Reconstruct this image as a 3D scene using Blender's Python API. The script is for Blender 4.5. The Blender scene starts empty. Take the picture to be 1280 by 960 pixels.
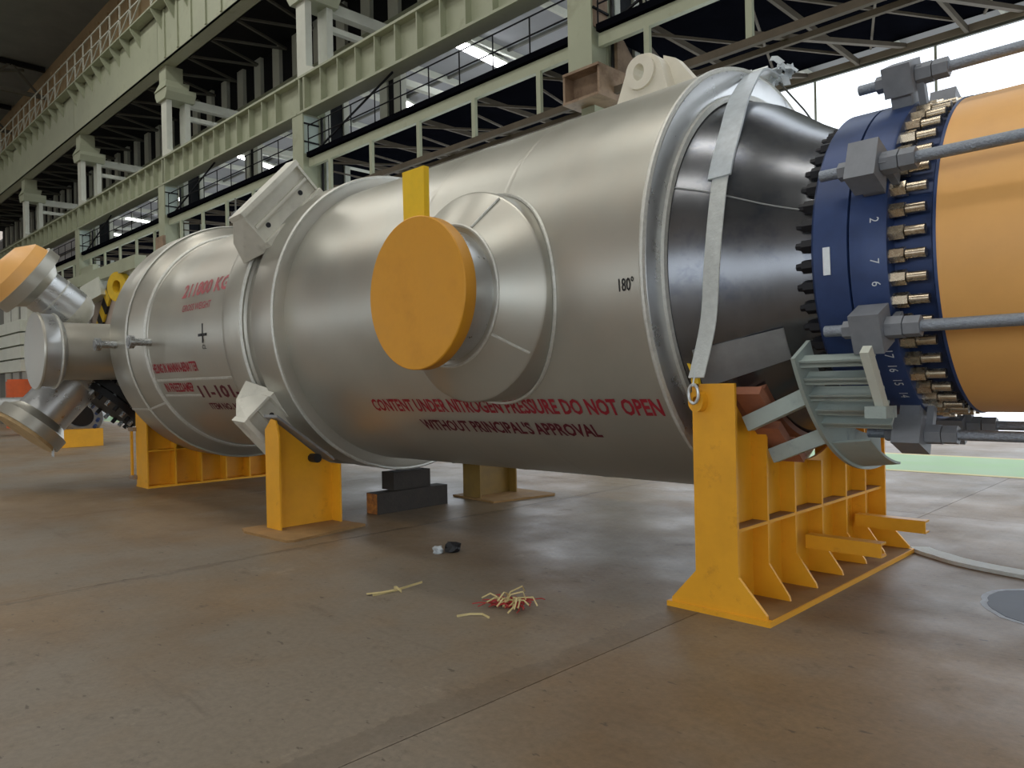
import bpy, bmesh, math, random
import numpy as np
from mathutils import Vector, Matrix
random.seed(7)
S = bpy.context.scene
COL = S.collection
PI = math.pi

# ------------------------------------------------------------------ camera
cam_d = bpy.data.cameras.new('camera')
cam_d.sensor_width = 36.0
cam_d.lens = 948.33 / 1280 * 36
cam_d.clip_start = 0.05
cam_d.clip_end = 500
cam = bpy.data.objects.new('camera', cam_d)
COL.objects.link(cam)
_yaw, _pit, _rol = .783, -.001, .021
fwd = Vector((-math.sin(_yaw) * math.cos(_pit), math.cos(_yaw) * math.cos(_pit), math.sin(_pit)))
right0 = Vector((math.cos(_yaw), math.sin(_yaw), 0))
down0 = fwd.cross(right0)
right = right0 * math.cos(_rol) + down0 * math.sin(_rol)
down = -right0 * math.sin(_rol) + down0 * math.cos(_rol)
mw = Matrix(((right.x, -down.x, -fwd.x), (right.y, -down.y, -fwd.y), (right.z, -down.z, -fwd.z))).to_4x4()
mw.translation = Vector((0, 0, 1.55))
cam.matrix_world = mw
S.camera = cam

# ------------------------------------------------------------------ view, sky, lamps
S.view_settings.view_transform = 'Standard'
S.view_settings.look = 'None'
S.view_settings.exposure = 0.5
S.view_settings.gamma = 1.0
S.view_settings.use_curve_mapping = False
SKY = 2.0
WIN = 1.3
w = bpy.data.worlds.new('sky')
S.world = w
w.use_nodes = True
bg = w.node_tree.nodes['Background']
bg.inputs['Color'].default_value = (0.86, 0.93, 1.0, 1)
bg.inputs['Strength'].default_value = SKY


def area(name, loc, sx, sy, power, col, rot=(0, 0, 0)):
    d = bpy.data.lights.new(name, 'AREA')
    d.shape = 'RECTANGLE'
    d.size, d.size_y = sx, sy
    d.energy = power
    d.color = col
    o = bpy.data.objects.new(name, d)
    o.location = loc
    o.rotation_euler = rot
    COL.objects.link(o)
    return o


# unseen area lamps added under the closed roof to stand in for skylights
for i, (x, y) in enumerate([(-6, -9), (-6, 3), (-34, -6), (-34, 6), (-66, 0)]):
    area('added_roof_lamp', (x, y, 24.0), 22, 2.2, 1000, (1.0, 0.97, 0.91))

# ------------------------------------------------------------------ materials


def lin(c):
    return tuple(((v / 255) / 12.92 if v <= 10 else ((v / 255 + .055) / 1.055) ** 2.4) for v in c) + (1,)


MATS = {}


def mat(name, rgb, rough=.5, metal=0.0, var=.12, scale=6.0, rgb2=None, bump=0.0, bscale=40, emit=None, spec=.5, stain=None, coat=0, detail=6, rvar=.12):
    if name in MATS:
        return MATS[name]
    m = bpy.data.materials.new(name)
    m.use_nodes = True
    nt = m.node_tree
    N, L = nt.nodes, nt.links
    b = N['Principled BSDF']
    b.inputs['Roughness'].default_value = rough
    b.inputs['Metallic'].default_value = metal
    b.inputs['Specular IOR Level'].default_value = spec
    tc = N.new('ShaderNodeTexCoord')
    c = lin(rgb)
    c2 = lin(rgb2) if rgb2 else tuple(v * (1 - var) for v in c[:3]) + (1,)
    c1 = c if rgb2 else tuple(min(1, v * (1 + var * .6)) for v in c[:3]) + (1,)
    nz = N.new('ShaderNodeTexNoise')
    nz.inputs['Scale'].default_value = scale
    nz.inputs['Detail'].default_value = detail
    nz.inputs['Roughness'].default_value = .62
    L.new(tc.outputs['Object'], nz.inputs['Vector'])
    rp = N.new('ShaderNodeValToRGB')
    rp.color_ramp.elements[0].position = .32
    rp.color_ramp.elements[1].position = .68
    rp.color_ramp.elements[0].color = c2
    rp.color_ramp.elements[1].color = c1
    L.new(nz.outputs['Fac'], rp.inputs['Fac'])
    out = rp.outputs['Color']
    if stain:
        n2 = N.new('ShaderNodeTexNoise')
        n2.inputs['Scale'].default_value = stain[1]
        n2.inputs['Detail'].default_value = 8
        n2.inputs['Roughness'].default_value = .7
        L.new(tc.outputs['Object'], n2.inputs['Vector'])
        r2 = N.new('ShaderNodeValToRGB')
        r2.color_ramp.elements[0].position = stain[2]
        r2.color_ramp.elements[1].position = stain[3]
        mx = N.new('ShaderNodeMix')
        mx.data_type = 'RGBA'
        L.new(n2.outputs['Fac'], r2.inputs['Fac'])
        L.new(r2.outputs['Color'], mx.inputs[0])
        L.new(out, mx.inputs[6])
        mx.inputs[7].default_value = lin(stain[0])
        out = mx.outputs[2]
    L.new(out, b.inputs['Base Color'])
    mr = N.new('ShaderNodeMapRange')
    mr.inputs['To Min'].default_value = max(.03, rough - rvar)
    mr.inputs['To Max'].default_value = min(1, rough + rvar)
    L.new(nz.outputs['Fac'], mr.inputs['Value'])
    L.new(mr.outputs['Result'], b.inputs['Roughness'])
    if bump:
        n3 = N.new('ShaderNodeTexNoise')
        n3.inputs['Scale'].default_value = bscale
        n3.inputs['Detail'].default_value = 4
        L.new(tc.outputs['Object'], n3.inputs['Vector'])
        bp = N.new('ShaderNodeBump')
        bp.inputs['Strength'].default_value = bump
        bp.inputs['Distance'].default_value = .02
        L.new(n3.outputs['Fac'], bp.inputs['Height'])
        L.new(bp.outputs['Normal'], b.inputs['Normal'])
    if coat:
        b.inputs['Coat Weight'].default_value = coat
        b.inputs['Coat Roughness'].default_value = .15
    if emit:
        b.inputs['Emission Color'].default_value = lin(emit[0])
        b.inputs['Emission Strength'].default_value = emit[1]
    MATS[name] = m
    return m


M_SILVER = mat('silver_paint', (184, 183, 173), .38, .7, .08, 1.3, stain=((188, 181, 168), .8, .45, .75), bump=.02, bscale=60)
M_SILVERB = mat('bright_silver', (200, 202, 202), .30, .75, .08, 5)
M_BEAD = mat('weld_bead', (206, 206, 198), .42, .45, .12, 30, bump=.25, bscale=90)
M_CREAM = mat('primer_cream', (205, 203, 190), .5, .05, .08, 5, stain=((160, 158, 146), 3, .55, .75))
M_PADEYE = mat('padeye_paint', (226, 220, 202), .5, 0, .06, 5)
M_CONE = mat('dark_steel_cone', (122, 124, 128), .25, .9, .15, 2.2, stain=((84, 90, 104), 5, .5, .8), rvar=.06)
M_NAVY = mat('navy_flange', (48, 68, 112), .42, .25, .2, 5)
M_DKHOLE = mat('dark_recess', (14, 16, 24), .6, 0, .1, 5)
M_STUD = mat('stud_steel', (214, 200, 176), .26, .9, .15, 25)
M_LUG = mat('lug_grey', (128, 132, 138), .5, .1, .15, 8)
M_ROD = mat('galvanised_rod', (150, 158, 168), .45, .6, .2, 60, bump=.5, bscale=120)
M_ORANGE = mat('orange_cover', (238, 180, 104), .45, 0, .06, 2, stain=((222, 162, 94), 1.2, .5, .8))
M_YELLOW = mat('yellow_paint', (228, 164, 36), .45, 0, .09, 3, stain=((170, 114, 36), 5, .6, .85), spec=.4)
M_YELLOWB = mat('yellow_tab', (238, 194, 20), .45, 0, .08, 6)
M_AMBER = mat('amber_disc', (214, 150, 32), .5, 0, .07, 2.5, stain=((196, 136, 34), 2.5, .5, .8))
M_SHADEDY = mat('shaded_yellow_paint', (132, 104, 44), .6, 0, .2, 4)  # yellow paint darkened: vessel's shade on the far post put into the colour
M_DUSTB = mat('dusty_base', (150, 116, 70), .8, 0, .2, 7)
M_RUST = mat('primer_rust', (160, 104, 78), .7, 0, .2, 7)
M_DUSTY = mat('dusty_shelf', (146, 112, 74), .8, 0, .2, 9)
M_SHEET = mat('grey_sheet', (148, 150, 150), .5, .4, .14, 9)
M_RACK = mat('pale_grey_primer', (158, 170, 164), .55, .05, .1, 5, stain=((110, 122, 124), 4, .55, .8))
M_TIMBER = mat('old_timber', (52, 46, 40), .8, 0, .3, 9, bump=.3)
M_TIMBERE = mat('timber_end', (196, 128, 52), .8, 0, .3, 14, rgb2=(120, 72, 34))
M_WEB = mat('white_webbing', (202, 206, 202), .6, 0, .1, 18, bump=.3, bscale=50)
M_PLASTIC = mat('cloudy_plastic', (192, 200, 204), .35, 0, .15, 14)
M_RED = mat('stencil_red', (150, 28, 44), .55, .1, .25, 6)
M_REDL = mat('stencil_faded_red', (176, 92, 96), .55, .2, .2, 6)
M_REDD = mat('stencil_dark_red', (92, 20, 36), .55, .1, .2, 6)
M_BLK = mat('black_paint', (24, 24, 26), .6, 0, .2, 6)
M_WHITE = mat('white_marker', (214, 220, 226), .6, 0, .1, 10)
M_GREEN = mat('pale_green_steel', (166, 172, 148), .55, 0, .08, .8, stain=((144, 146, 122), 1.5, .55, .8))
M_GREENW = mat('whitish_steel', (200, 204, 192), .55, 0, .08, 1.5)
M_PANEL = mat('pale_mint_panel', (184, 202, 194), .5, 0, .06, 1.5, stain=((158, 166, 150), 1.2, .55, .7))
M_RUSTY = mat('rust_stained_steel', (150, 128, 106), .7, 0, .2, 3, stain=((104, 80, 62), 2.5, .5, .75))
M_DARKST = mat('dark_steelwork', (24, 26, 30), .75, 0, .2, 2, spec=.2)
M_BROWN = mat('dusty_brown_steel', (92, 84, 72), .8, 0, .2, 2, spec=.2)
M_NEARBLK = mat('near_black_deck', (13, 14, 19), .95, 0, .2, 2, spec=0)  # near-black matte colour without specular for the gallery deck
M_DKGR = mat('grey_steelwork', (104, 104, 96), .6, 0, .15, 2)
M_ROOF = mat('roof_sheet', (128, 134, 134), .7, 0, .15, .6)
M_ROOF2 = mat('side_bay_roof_sheet', (150, 154, 158), .6, 0, .12, .5)
M_TAN = mat('tan_cladding', (186, 164, 128), .7, 0, .15, .5)
M_WALL = mat('pinkish_wall', (176, 162, 150), .8, 0, .1, .4)
M_PANE = mat('frosted_daylight_pane', (230, 236, 240), .5, 0, .02, 1, emit=((236, 244, 255), WIN))
M_TUBE = mat('lamp_tube', (250, 250, 250), .5, 0, 0, 1, emit=((250, 252, 255), 9))
M_MINT = mat('green_walkway_paint', (132, 178, 110), .5, 0, .12, 1.2)
M_YLINE = mat('yellow_line_paint', (204, 192, 120), .55, 0, .15, 3)
M_GROUND = mat('yard_concrete', (176, 176, 172), .8, 0, .1, .3)
M_MACH = mat('machine_grey', (190, 192, 182), .6, 0, .1, 2)
M_HAZY = mat('hazard_yellow', (214, 178, 40), .6, 0, .1, 4)
M_CHROME = mat('nozzle_metal', (190, 194, 196), .28, .85, .15, 12)
M_ORED = mat('orange_red', (206, 92, 40), .6, 0, .12, 4)
M_PLY = mat('plywood', (188, 160, 116), .75, 0, .2, 8)
M_STRAW = mat('straw_strip', (206, 190, 136), .6, 0, .15, 12)
M_REDST = mat('red_strands', (176, 52, 52), .6, 0, .2, 14)
M_GROUNDWET = mat('damp_patch', (58, 66, 82), .5, 0, .25, 7, rvar=.06, spec=.2)
M_SALT = mat('dried_rim', (176, 184, 194), .6, 0, .2, 16)
M_GALV = mat('galvanised_pin', (206, 210, 210), .35, .7, .1, 20)


def floor_material():
    m = bpy.data.materials.new('worn_concrete_floor')
    m.use_nodes = True
    nt = m.node_tree
    N, L = nt.nodes, nt.links
    b = N['Principled BSDF']
    geo = N.new('ShaderNodeNewGeometry')

    def noise(scale, det=8, rough=.65, vec=None):
        n = N.new('ShaderNodeTexNoise')
        n.inputs['Scale'].default_value = scale
        n.inputs['Detail'].default_value = det
        n.inputs['Roughness'].default_value = rough
        L.new(vec or geo.outputs['Position'], n.inputs['Vector'])
        return n.outputs['Fac']

    def ramp(fac, p0, p1, c0, c1):
        r = N.new('ShaderNodeValToRGB')
        r.color_ramp.elements[0].position = p0
        r.color_ramp.elements[1].position = p1
        r.color_ramp.elements[0].color = c0
        r.color_ramp.elements[1].color = c1
        L.new(fac, r.inputs['Fac'])
        return r.outputs['Color']

    def mix(f, a, c, mode='MIX'):
        x = N.new('ShaderNodeMix')
        x.data_type = 'RGBA'
        x.blend_type = mode
        for s, i in ((f, 0), (a, 6), (c, 7)):
            if isinstance(s, (tuple, float)):
                x.inputs[i].default_value = s
            else:
                L.new(s, x.inputs[i])
        return x.outputs[2]
    base = ramp(noise(.55), .35, .65, lin((112, 91, 66)), lin((134, 113, 86)))
    grey = ramp(noise(.23, 5), .46, .6, (0, 0, 0, 1), (1, 1, 1, 1))
    base = mix(grey, base, lin((124, 114, 100)))
    spots = ramp(noise(3.2, 9, .75), .60, .72, (0, 0, 0, 1), (.8, .8, .8, 1))
    base = mix(spots, base, lin((84, 72, 60)))
    pale = ramp(noise(1.4, 10, .8), .60, .75, (0, 0, 0, 1), (.55, .55, .55, 1))
    base = mix(pale, base, lin((178, 166, 148)))
    mp = N.new('ShaderNodeMapping')
    mp.inputs['Scale'].default_value = (.5, 3.0, 1)
    mp.inputs['Rotation'].default_value = (0, 0, .5)
    L.new(geo.outputs['Position'], mp.inputs['Vector'])
    streak = ramp(noise(1.1, 8, .7, mp.outputs['Vector']), .60, .70, (0, 0, 0, 1), (.6, .6, .6, 1))
    base = mix(streak, base, lin((96, 84, 72)))
    mp2 = N.new('ShaderNodeMapping')
    mp2.inputs['Scale'].default_value = (1.0, 2.2, 1)
    L.new(geo.outputs['Position'], mp2.inputs['Vector'])
    specks = ramp(noise(9, 3, .6, mp2.outputs['Vector']), .66, .71, (0, 0, 0, 1), (.75, .75, .75, 1))
    base = mix(specks, base, lin((70, 58, 48)))
    # dirt gathered along two slab joints, edges broken up by noise
    sx = N.new('ShaderNodeSeparateXYZ')
    L.new(geo.outputs['Position'], sx.inputs[0])

    def math_(op, a, b_=None):
        n = N.new('ShaderNodeMath')
        n.operation = op
        for s, i in ((a, 0), (b_, 1)):
            if s is None:
                continue
            if isinstance(s, float):
                n.inputs[i].default_value = s
            else:
                L.new(s, n.inputs[i])
        return n.outputs[0]
    wob = math_('MULTIPLY', math_('SUBTRACT', noise(1.7, 8, .7), .5), .5)
    for xj, wid, amt in ((-2.80, .10, .42), (-6.64, .035, .6)):
        dist = math_('ABSOLUTE', math_('ADD', math_('SUBTRACT', sx.outputs[0], xj), wob))
        band = math_('MULTIPLY', math_('MULTIPLY', math_('LESS_THAN', dist, wid), amt), noise(5, 6, .7))
        base = mix(band, base, lin((58, 46, 36)))
    fine = ramp(noise(26, 4, .7), .3, .7, (.82, .82, .82, 1), (1.1, 1.1, 1.1, 1))
    base = mix(1.0, base, fine, 'MULTIPLY')
    L.new(base, b.inputs['Base Color'])
    rr = ramp(noise(.8, 8, .7), .35, .7, (.40, .40, .40, 1), (.66, .66, .66, 1))
    L.new(rr, b.inputs['Roughness'])
    bp = N.new('ShaderNodeBump')
    bp.inputs['Strength'].default_value = .12
    bp.inputs['Distance'].default_value = .01
    L.new(noise(14, 6, .7), bp.inputs['Height'])
    L.new(bp.outputs['Normal'], b.inputs['Normal'])
    return m


M_FLOOR = floor_material()

# ------------------------------------------------------------------ mesh helpers


class MB:
    """collects shapes in world coordinates; build() links ONE mesh object"""

    def __init__(self):
        self.v, self.f, self.mi = [], [], []
        self.m = 0

    def add(self, vs, fs):
        o = len(self.v)
        self.v += [tuple(p) for p in vs]
        self.f += [tuple(i + o for i in q) for q in fs]
        self.mi += [self.m] * len(fs)
        return self

    def box(self, a, b):
        (x0, y0, z0), (x1, y1, z1) = a, b
        return self.add([(x0, y0, z0), (x1, y0, z0), (x1, y1, z0), (x0, y1, z0), (x0, y0, z1), (x1, y0, z1), (x1, y1, z1), (x0, y1, z1)],
                        [(0, 3, 2, 1), (4, 5, 6, 7), (0, 1, 5, 4), (1, 2, 6, 5), (2, 3, 7, 6), (3, 0, 4, 7)])

    def obox(self, c, ux, uy, uz):
        """oriented box, half-axes ux uy uz"""
        c, ux, uy, uz = Vector(c), Vector(ux), Vector(uy), Vector(uz)
        vs = [c + sx * ux + sy * uy + sz * uz for sz in (-1, 1) for sx, sy in ((-1, -1), (1, -1), (1, 1), (-1, 1))]
        fs = [(0, 3, 2, 1), (4, 5, 6, 7), (0, 1, 5, 4), (1, 2, 6, 5), (2, 3, 7, 6), (3, 0, 4, 7)]
        if ux.cross(uy).dot(uz) < 0:
            fs = [q[::-1] for q in fs]
        return self.add(vs, fs)

    def beam(self, p0, p1, w_, h, up=(0, 0, 1)):
        p0, p1 = Vector(p0), Vector(p1)
        d = (p1 - p0)
        L = d.length
        d.normalize()
        u = Vector(up)
        s = d.cross(u)
        if s.length < 1e-4:
            s = d.cross(Vector((0, 1, 0)))
        s.normalize()
        u = s.cross(d).normalized()
        return self.obox((p0 + p1) / 2, d * (L / 2), s * (w_ / 2), u * (h / 2))

    def prism(self, poly, ext):
        n = len(poly)
        e = Vector(ext)
        P = [Vector(p) for p in poly]
        nrm = Vector((0, 0, 0))
        for i in range(n):
            nrm += P[i].cross(P[(i + 1) % n])
        if nrm.dot(e) < 0:
            P = P[::-1]
        vs = P + [p + e for p in P]
        fs = [tuple(range(n))[::-1], tuple(range(n, 2 * n))] + [(i, (i + 1) % n, n + (i + 1) % n, n + i) for i in range(n)]
        return self.add(vs, fs)

    def tube(self, p0, p1, r, n=16, r1=None, cap=True):
        p0, p1 = Vector(p0), Vector(p1)
        r1 = r if r1 is None else r1
        d = (p1 - p0).normalized()
        a = d.orthogonal().normalized()
        b = d.cross(a)
        vs = [p0 + r * (math.cos(2 * PI * i / n) * a + math.sin(2 * PI * i / n) * b) for i in range(n)]
        vs += [p1 + r1 * (math.cos(2 * PI * i / n) * a + math.sin(2 * PI * i / n) * b) for i in range(n)]
        fs = [(i, (i + 1) % n, n + (i + 1) % n, n + i) for i in range(n)]
        if cap:
            fs += [tuple(range(n))[::-1], tuple(range(n, 2 * n))]
        return self.add(vs, fs)

    def path(self, pts, r, n=8):
        pts = [Vector(p) for p in pts]
        vs, fs = [], []
        a = None
        for k, p in enumerate(pts):
            d = (pts[min(k + 1, len(pts) - 1)] - pts[max(k - 1, 0)]).normalized()
            a = d.orthogonal().normalized() if a is None else (a - d * a.dot(d)).normalized()
            b = d.cross(a)
            vs += [p + r * (math.cos(2 * PI * i / n) * a + math.sin(2 * PI * i / n) * b) for i in range(n)]
        for k in range(len(pts) - 1):
            fs += [(k * n + i, k * n + (i + 1) % n, (k + 1) * n + (i + 1) % n, (k + 1) * n + i) for i in range(n)]
        e = (len(pts) - 1) * n
        fs += [tuple(range(n))[::-1], tuple(range(e, e + n))]
        return self.add(vs, fs)

    def ribbon(self, pts, wdir, width, th, nrm=None):
        """strip of given width/thickness along pts; wdir = list or vector of width directions"""
        pts = [Vector(p) for p in pts]
        vs, fs = [], []
        for k, p in enumerate(pts):
            d = (pts[min(k + 1, len(pts) - 1)] - pts[max(k - 1, 0)]).normalized()
            wd = Vector(wdir[k] if isinstance(wdir, list) else wdir)
            wd = (wd - d * wd.dot(d)).normalized()
            u = d.cross(wd).normalized()
            ww = width[k] if isinstance(width, list) else width
            vs += [p - wd * ww / 2 - u * th / 2, p + wd * ww / 2 - u * th / 2, p + wd * ww / 2 + u * th / 2, p - wd * ww / 2 + u * th / 2]
        for k in range(len(pts) - 1):
            for i in range(4):
                fs.append((k * 4 + i, k * 4 + (i + 1) % 4, k * 4 + 4 + (i + 1) % 4, k * 4 + 4 + i))
        e = (len(pts) - 1) * 4
        fs += [(3, 2, 1, 0), (e, e + 1, e + 2, e + 3)]
        return self.add(vs, fs)

    def lathe(self, origin, axis, prof, n=64, a0=None, a1=None, ref=None, cap=True):
        """prof: (t, r) along axis from origin; closed solid of revolution (open if r never 0)"""
        o, d = Vector(origin), Vector(axis).normalized()
        a = Vector(ref) if ref else d.orthogonal().normalized()
        b = d.cross(a)
        full = a0 is None
        k = n if full else n + 1
        A = [2 * PI * i / n if full else a0 + (a1 - a0) * i / n for i in range(k)]
        vs, fs = [], []
        for t, r in prof:
            vs += [o + d * t + r * (math.cos(q) * a + math.sin(q) * b) for q in A]
        m = len(prof)
        for j in range(m - 1):
            for i in range(n if full else n):
                i2 = (i + 1) % k
                fs.append((j * k + i, j * k + i2, (j + 1) * k + i2, (j + 1) * k + i))
        if not full:
            fs.append(tuple(j * k for j in range(m))[::-1] if False else tuple(j * k for j in range(m)))
            fs.append(tuple(j * k + k - 1 for j in range(m))[::-1])
        elif cap:
            if prof[0][1] > 1e-6 and prof[0] != prof[-1]:
                fs.append(tuple(range(k))[::-1])
            if prof[-1][1] > 1e-6 and prof[0] != prof[-1]:
                fs.append(tuple((m - 1) * k + i for i in range(k)))
        return self.add(vs, fs)

    def build(self, name, mats, parent=None, smooth=True, label=None, kind=None):
        if not isinstance(mats, (list, tuple)):
            mats = [mats]
        off = Vector(parent['org']) if parent is not None and 'org' in parent else Vector((0, 0, 0))
        me = bpy.data.meshes.new(name)
        me.from_pydata([tuple(Vector(p) - off) for p in self.v], [], self.f)
        for m in mats:
            me.materials.append(m)
        if any(self.mi):
            me.polygons.foreach_set('material_index', self.mi)
        bm = bmesh.new()
        bm.from_mesh(me)
        bmesh.ops.recalc_face_normals(bm, faces=bm.faces)
        bm.to_mesh(me)
        bm.free()
        if smooth:
            me.polygons.foreach_set('use_smooth', [True] * len(me.polygons))
            me.set_sharp_from_angle(angle=math.radians(35))
        me.update()
        o = bpy.data.objects.new(name, me)
        COL.objects.link(o)
        if parent is not None:
            o.parent = parent
            o['org'] = tuple(off)
        if label:
            o['label'] = label
        if kind:
            o['kind'] = kind
        return o


def tag(o, label, cat, group=None):
    o['label'] = label
    o['category'] = cat
    if group:
        o['group'] = group
    return o


def thing(name, label, cat, loc, group=None):
    o = bpy.data.objects.new(name, None)
    o.empty_display_size = .2
    o.location = loc
    o['org'] = tuple(loc)
    COL.objects.link(o)
    return tag(o, label, cat, group)


def struct(name, mb, m, parent=None, smooth=False):
    o = mb.build(name, m, parent, smooth)
    if parent is None:
        o['kind'] = 'structure'
    return o


def dup(o, parent, loc=None, rot=None):
    """a copy of one object (mesh data shared) under another parent"""
    c = o.copy()
    c.parent = parent
    if loc is not None:
        c.location = loc
    if rot is not None:
        c.rotation_euler = rot
    COL.objects.link(c)
    return c


# vessel axis (parallel to X)
VY, VZ, VR = 5.786, 2.322, 1.666


def vp(x, deg, r):
    """point on the vessel at angle deg (0 = camera side, + = up)"""
    a = math.radians(deg)
    return Vector((x, VY - r * math.cos(a), VZ + r * math.sin(a)))


# ================================================================== THE HALL
fl = MB()
fl.box((-110, -30, -.30), (30, 60, -.012))
floor = struct('floor', fl, M_FLOOR)
# cast slabs with open joints
xs = [-110, -86, -66, -50, -38, -30, -22.8, -18.7, -14.7, -10.7, -6.68, -2.70, 1.3, 5.3, 12, 30]
ys = [-30, -10, 9.2, 13.05, 20.3]
for i in range(len(xs) - 1):
    for j in range(len(ys) - 1):
        s = MB()
        g = .003
        s.box((xs[i] + g, ys[j] + g, -.02), (xs[i + 1] - g, ys[j + 1] - g, 0))
        s.build('slab', M_FLOOR, floor, smooth=False)
gr = MB()
gr.box((-200, -120, -.5), (160, 140, -.32))
struct('floor_yard', gr, M_GROUND)

# green walkway with yellow edge lines painted on the floor behind the vessel
t1 = MB()
t1.box((-60, 13.25, 0), (14, 15.85, .004))
tr = struct('trim_1', t1, M_MINT)
for ya, yb in ((13.08, 13.25), (15.85, 16.05)):
    t2 = MB()
    t2.box((-60, ya, 0), (14, yb, .004))
    t2.build('edge_line', M_YLINE, tr, smooth=False)

# back wall: frosted daylight wall between posts, solid wall further left
wb = MB()
wb.box((-110, 20.0, 0), (-78, 20.3, 9.6))
wb.box((-78, 20.0, 9.45), (30, 20.3, 9.62))
wall_back = struct('wall_back', wb, M_WALL)
win = MB()
win.box((-78, 20.02, 9.38), (26, 20.25, 9.45))
win.box((-78, 20.02, 0), (26, 20.25, .06))
window = struct('window_1', win, M_DKGR)
k = 0
x = -78.0
while x < 25.5:
    p = MB()
    p.box((x + .03, 20.1, .06), (x + 2.87, 20.14, 9.38))
    p.build('pane', M_PANE, window, smooth=False)
    b = MB()
    b.box((x + 2.87, 20.08, .06), (x + 2.93, 20.18, 9.38))
    b.build('mullion', M_GREENW, window, smooth=False)
    x += 2.9
# roofs
rf = MB()
rf.box((-110, -22, 24.9), (30, 15.5, 25.2))
ceiling = struct('ceiling', rf, M_ROOF)
rf2 = MB()
rf2.box((-110, 18.8, 17.5), (30, 48, 17.7))
ceiling2 = struct('ceiling_side_bay', rf2, M_ROOF2)
for k in range(18):
    p = MB()
    xx = -8 - k * 4.4
    p.box((xx, 18.9, 17.2), (xx + .18, 40, 17.5))
    p.build('rafter', M_GREENW, ceiling2, smooth=False)
for k in range(7):
    p = MB()
    p.box((-100, 20.5 + 2.6 * k, 17.36), (10, 20.62 + 2.6 * k, 17.5))
    p.build('purlin', M_DKGR, ceiling2, smooth=False)
cw = MB()
cw.box((-110, 15.5, 19.2), (30, 15.7, 24.9))
wall_clear = struct('wall_clerestory', cw, M_TAN)
for k in range(34):
    p = MB()
    xx = -37 - k * 1.7
    p.box((xx, 15.36, 19.9), (xx + .22, 15.5, 24.2))
    p.build('cladding_post', M_TAN, wall_clear, smooth=False)
wl = MB()
wl.box((-110.3, -22, 0), (-110, 48, 25))
struct('wall_left', wl, M_WALL)
wf = MB()
wf.box((-110, -22.3, 9), (30, -22, 25))
wf.box((-110, -22.3, 0), (-5, -22, 3.2))
wf.box((-110, -22.3, 6.4), (-5, -22, 9))
for k in range(18):
    wf.box((-107 + 6 * k, -22.3, 3.2), (-106.3 + 6 * k, -22, 6.4))
struct('wall_front', wf, M_WALL)
wr = MB()
wr.box((30, -22, 7), (30.3, 48, 25))
wr.box((30, 4, 0), (30.3, 48, 7))
struct('wall_right', wr, M_WALL)

# roof trusses (the far ones show in the top left corner)
for i, xx in enumerate([-62, -72, -82, -92]):
    t = thing('roof_truss', ['nearest dark roof truss in the top left corner', 'second dark roof truss from the nearest under the roof',
                             'third dark roof truss under the roof at far left', 'farthest dark roof truss under the roof'][i], 'truss', (xx, 0, 24.9))
    b = MB().box((xx, -22, 24.55), (xx + .3, 15.3, 24.85))
    b.build('top_chord', M_DARKST, t, smooth=False)
    b = MB().box((xx, -22, 22.6), (xx + .25, 15.3, 22.85))
    b.build('bottom_chord', M_DKGR, t, smooth=False)
    for k in range(10):
        ya = 15.0 - k * 3.6
        b = MB().beam((xx + .12, ya, 22.7), (xx + .12, ya - 1.8, 24.7), .14, .14).beam((xx + .12, ya - 1.8, 24.7), (xx + .12, ya - 3.6, 22.7), .14, .14)
        b.build('web_member', M_DKGR, t, smooth=False)
    b = MB().beam((xx, 14, 24.4), (xx - 9.5, 4, 24.4), .2, .16).beam((xx - 9.5, 14, 24.4), (xx, 4, 24.4), .2, .16)
    b.build('wind_brace', M_DKGR, t, smooth=False)

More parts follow.
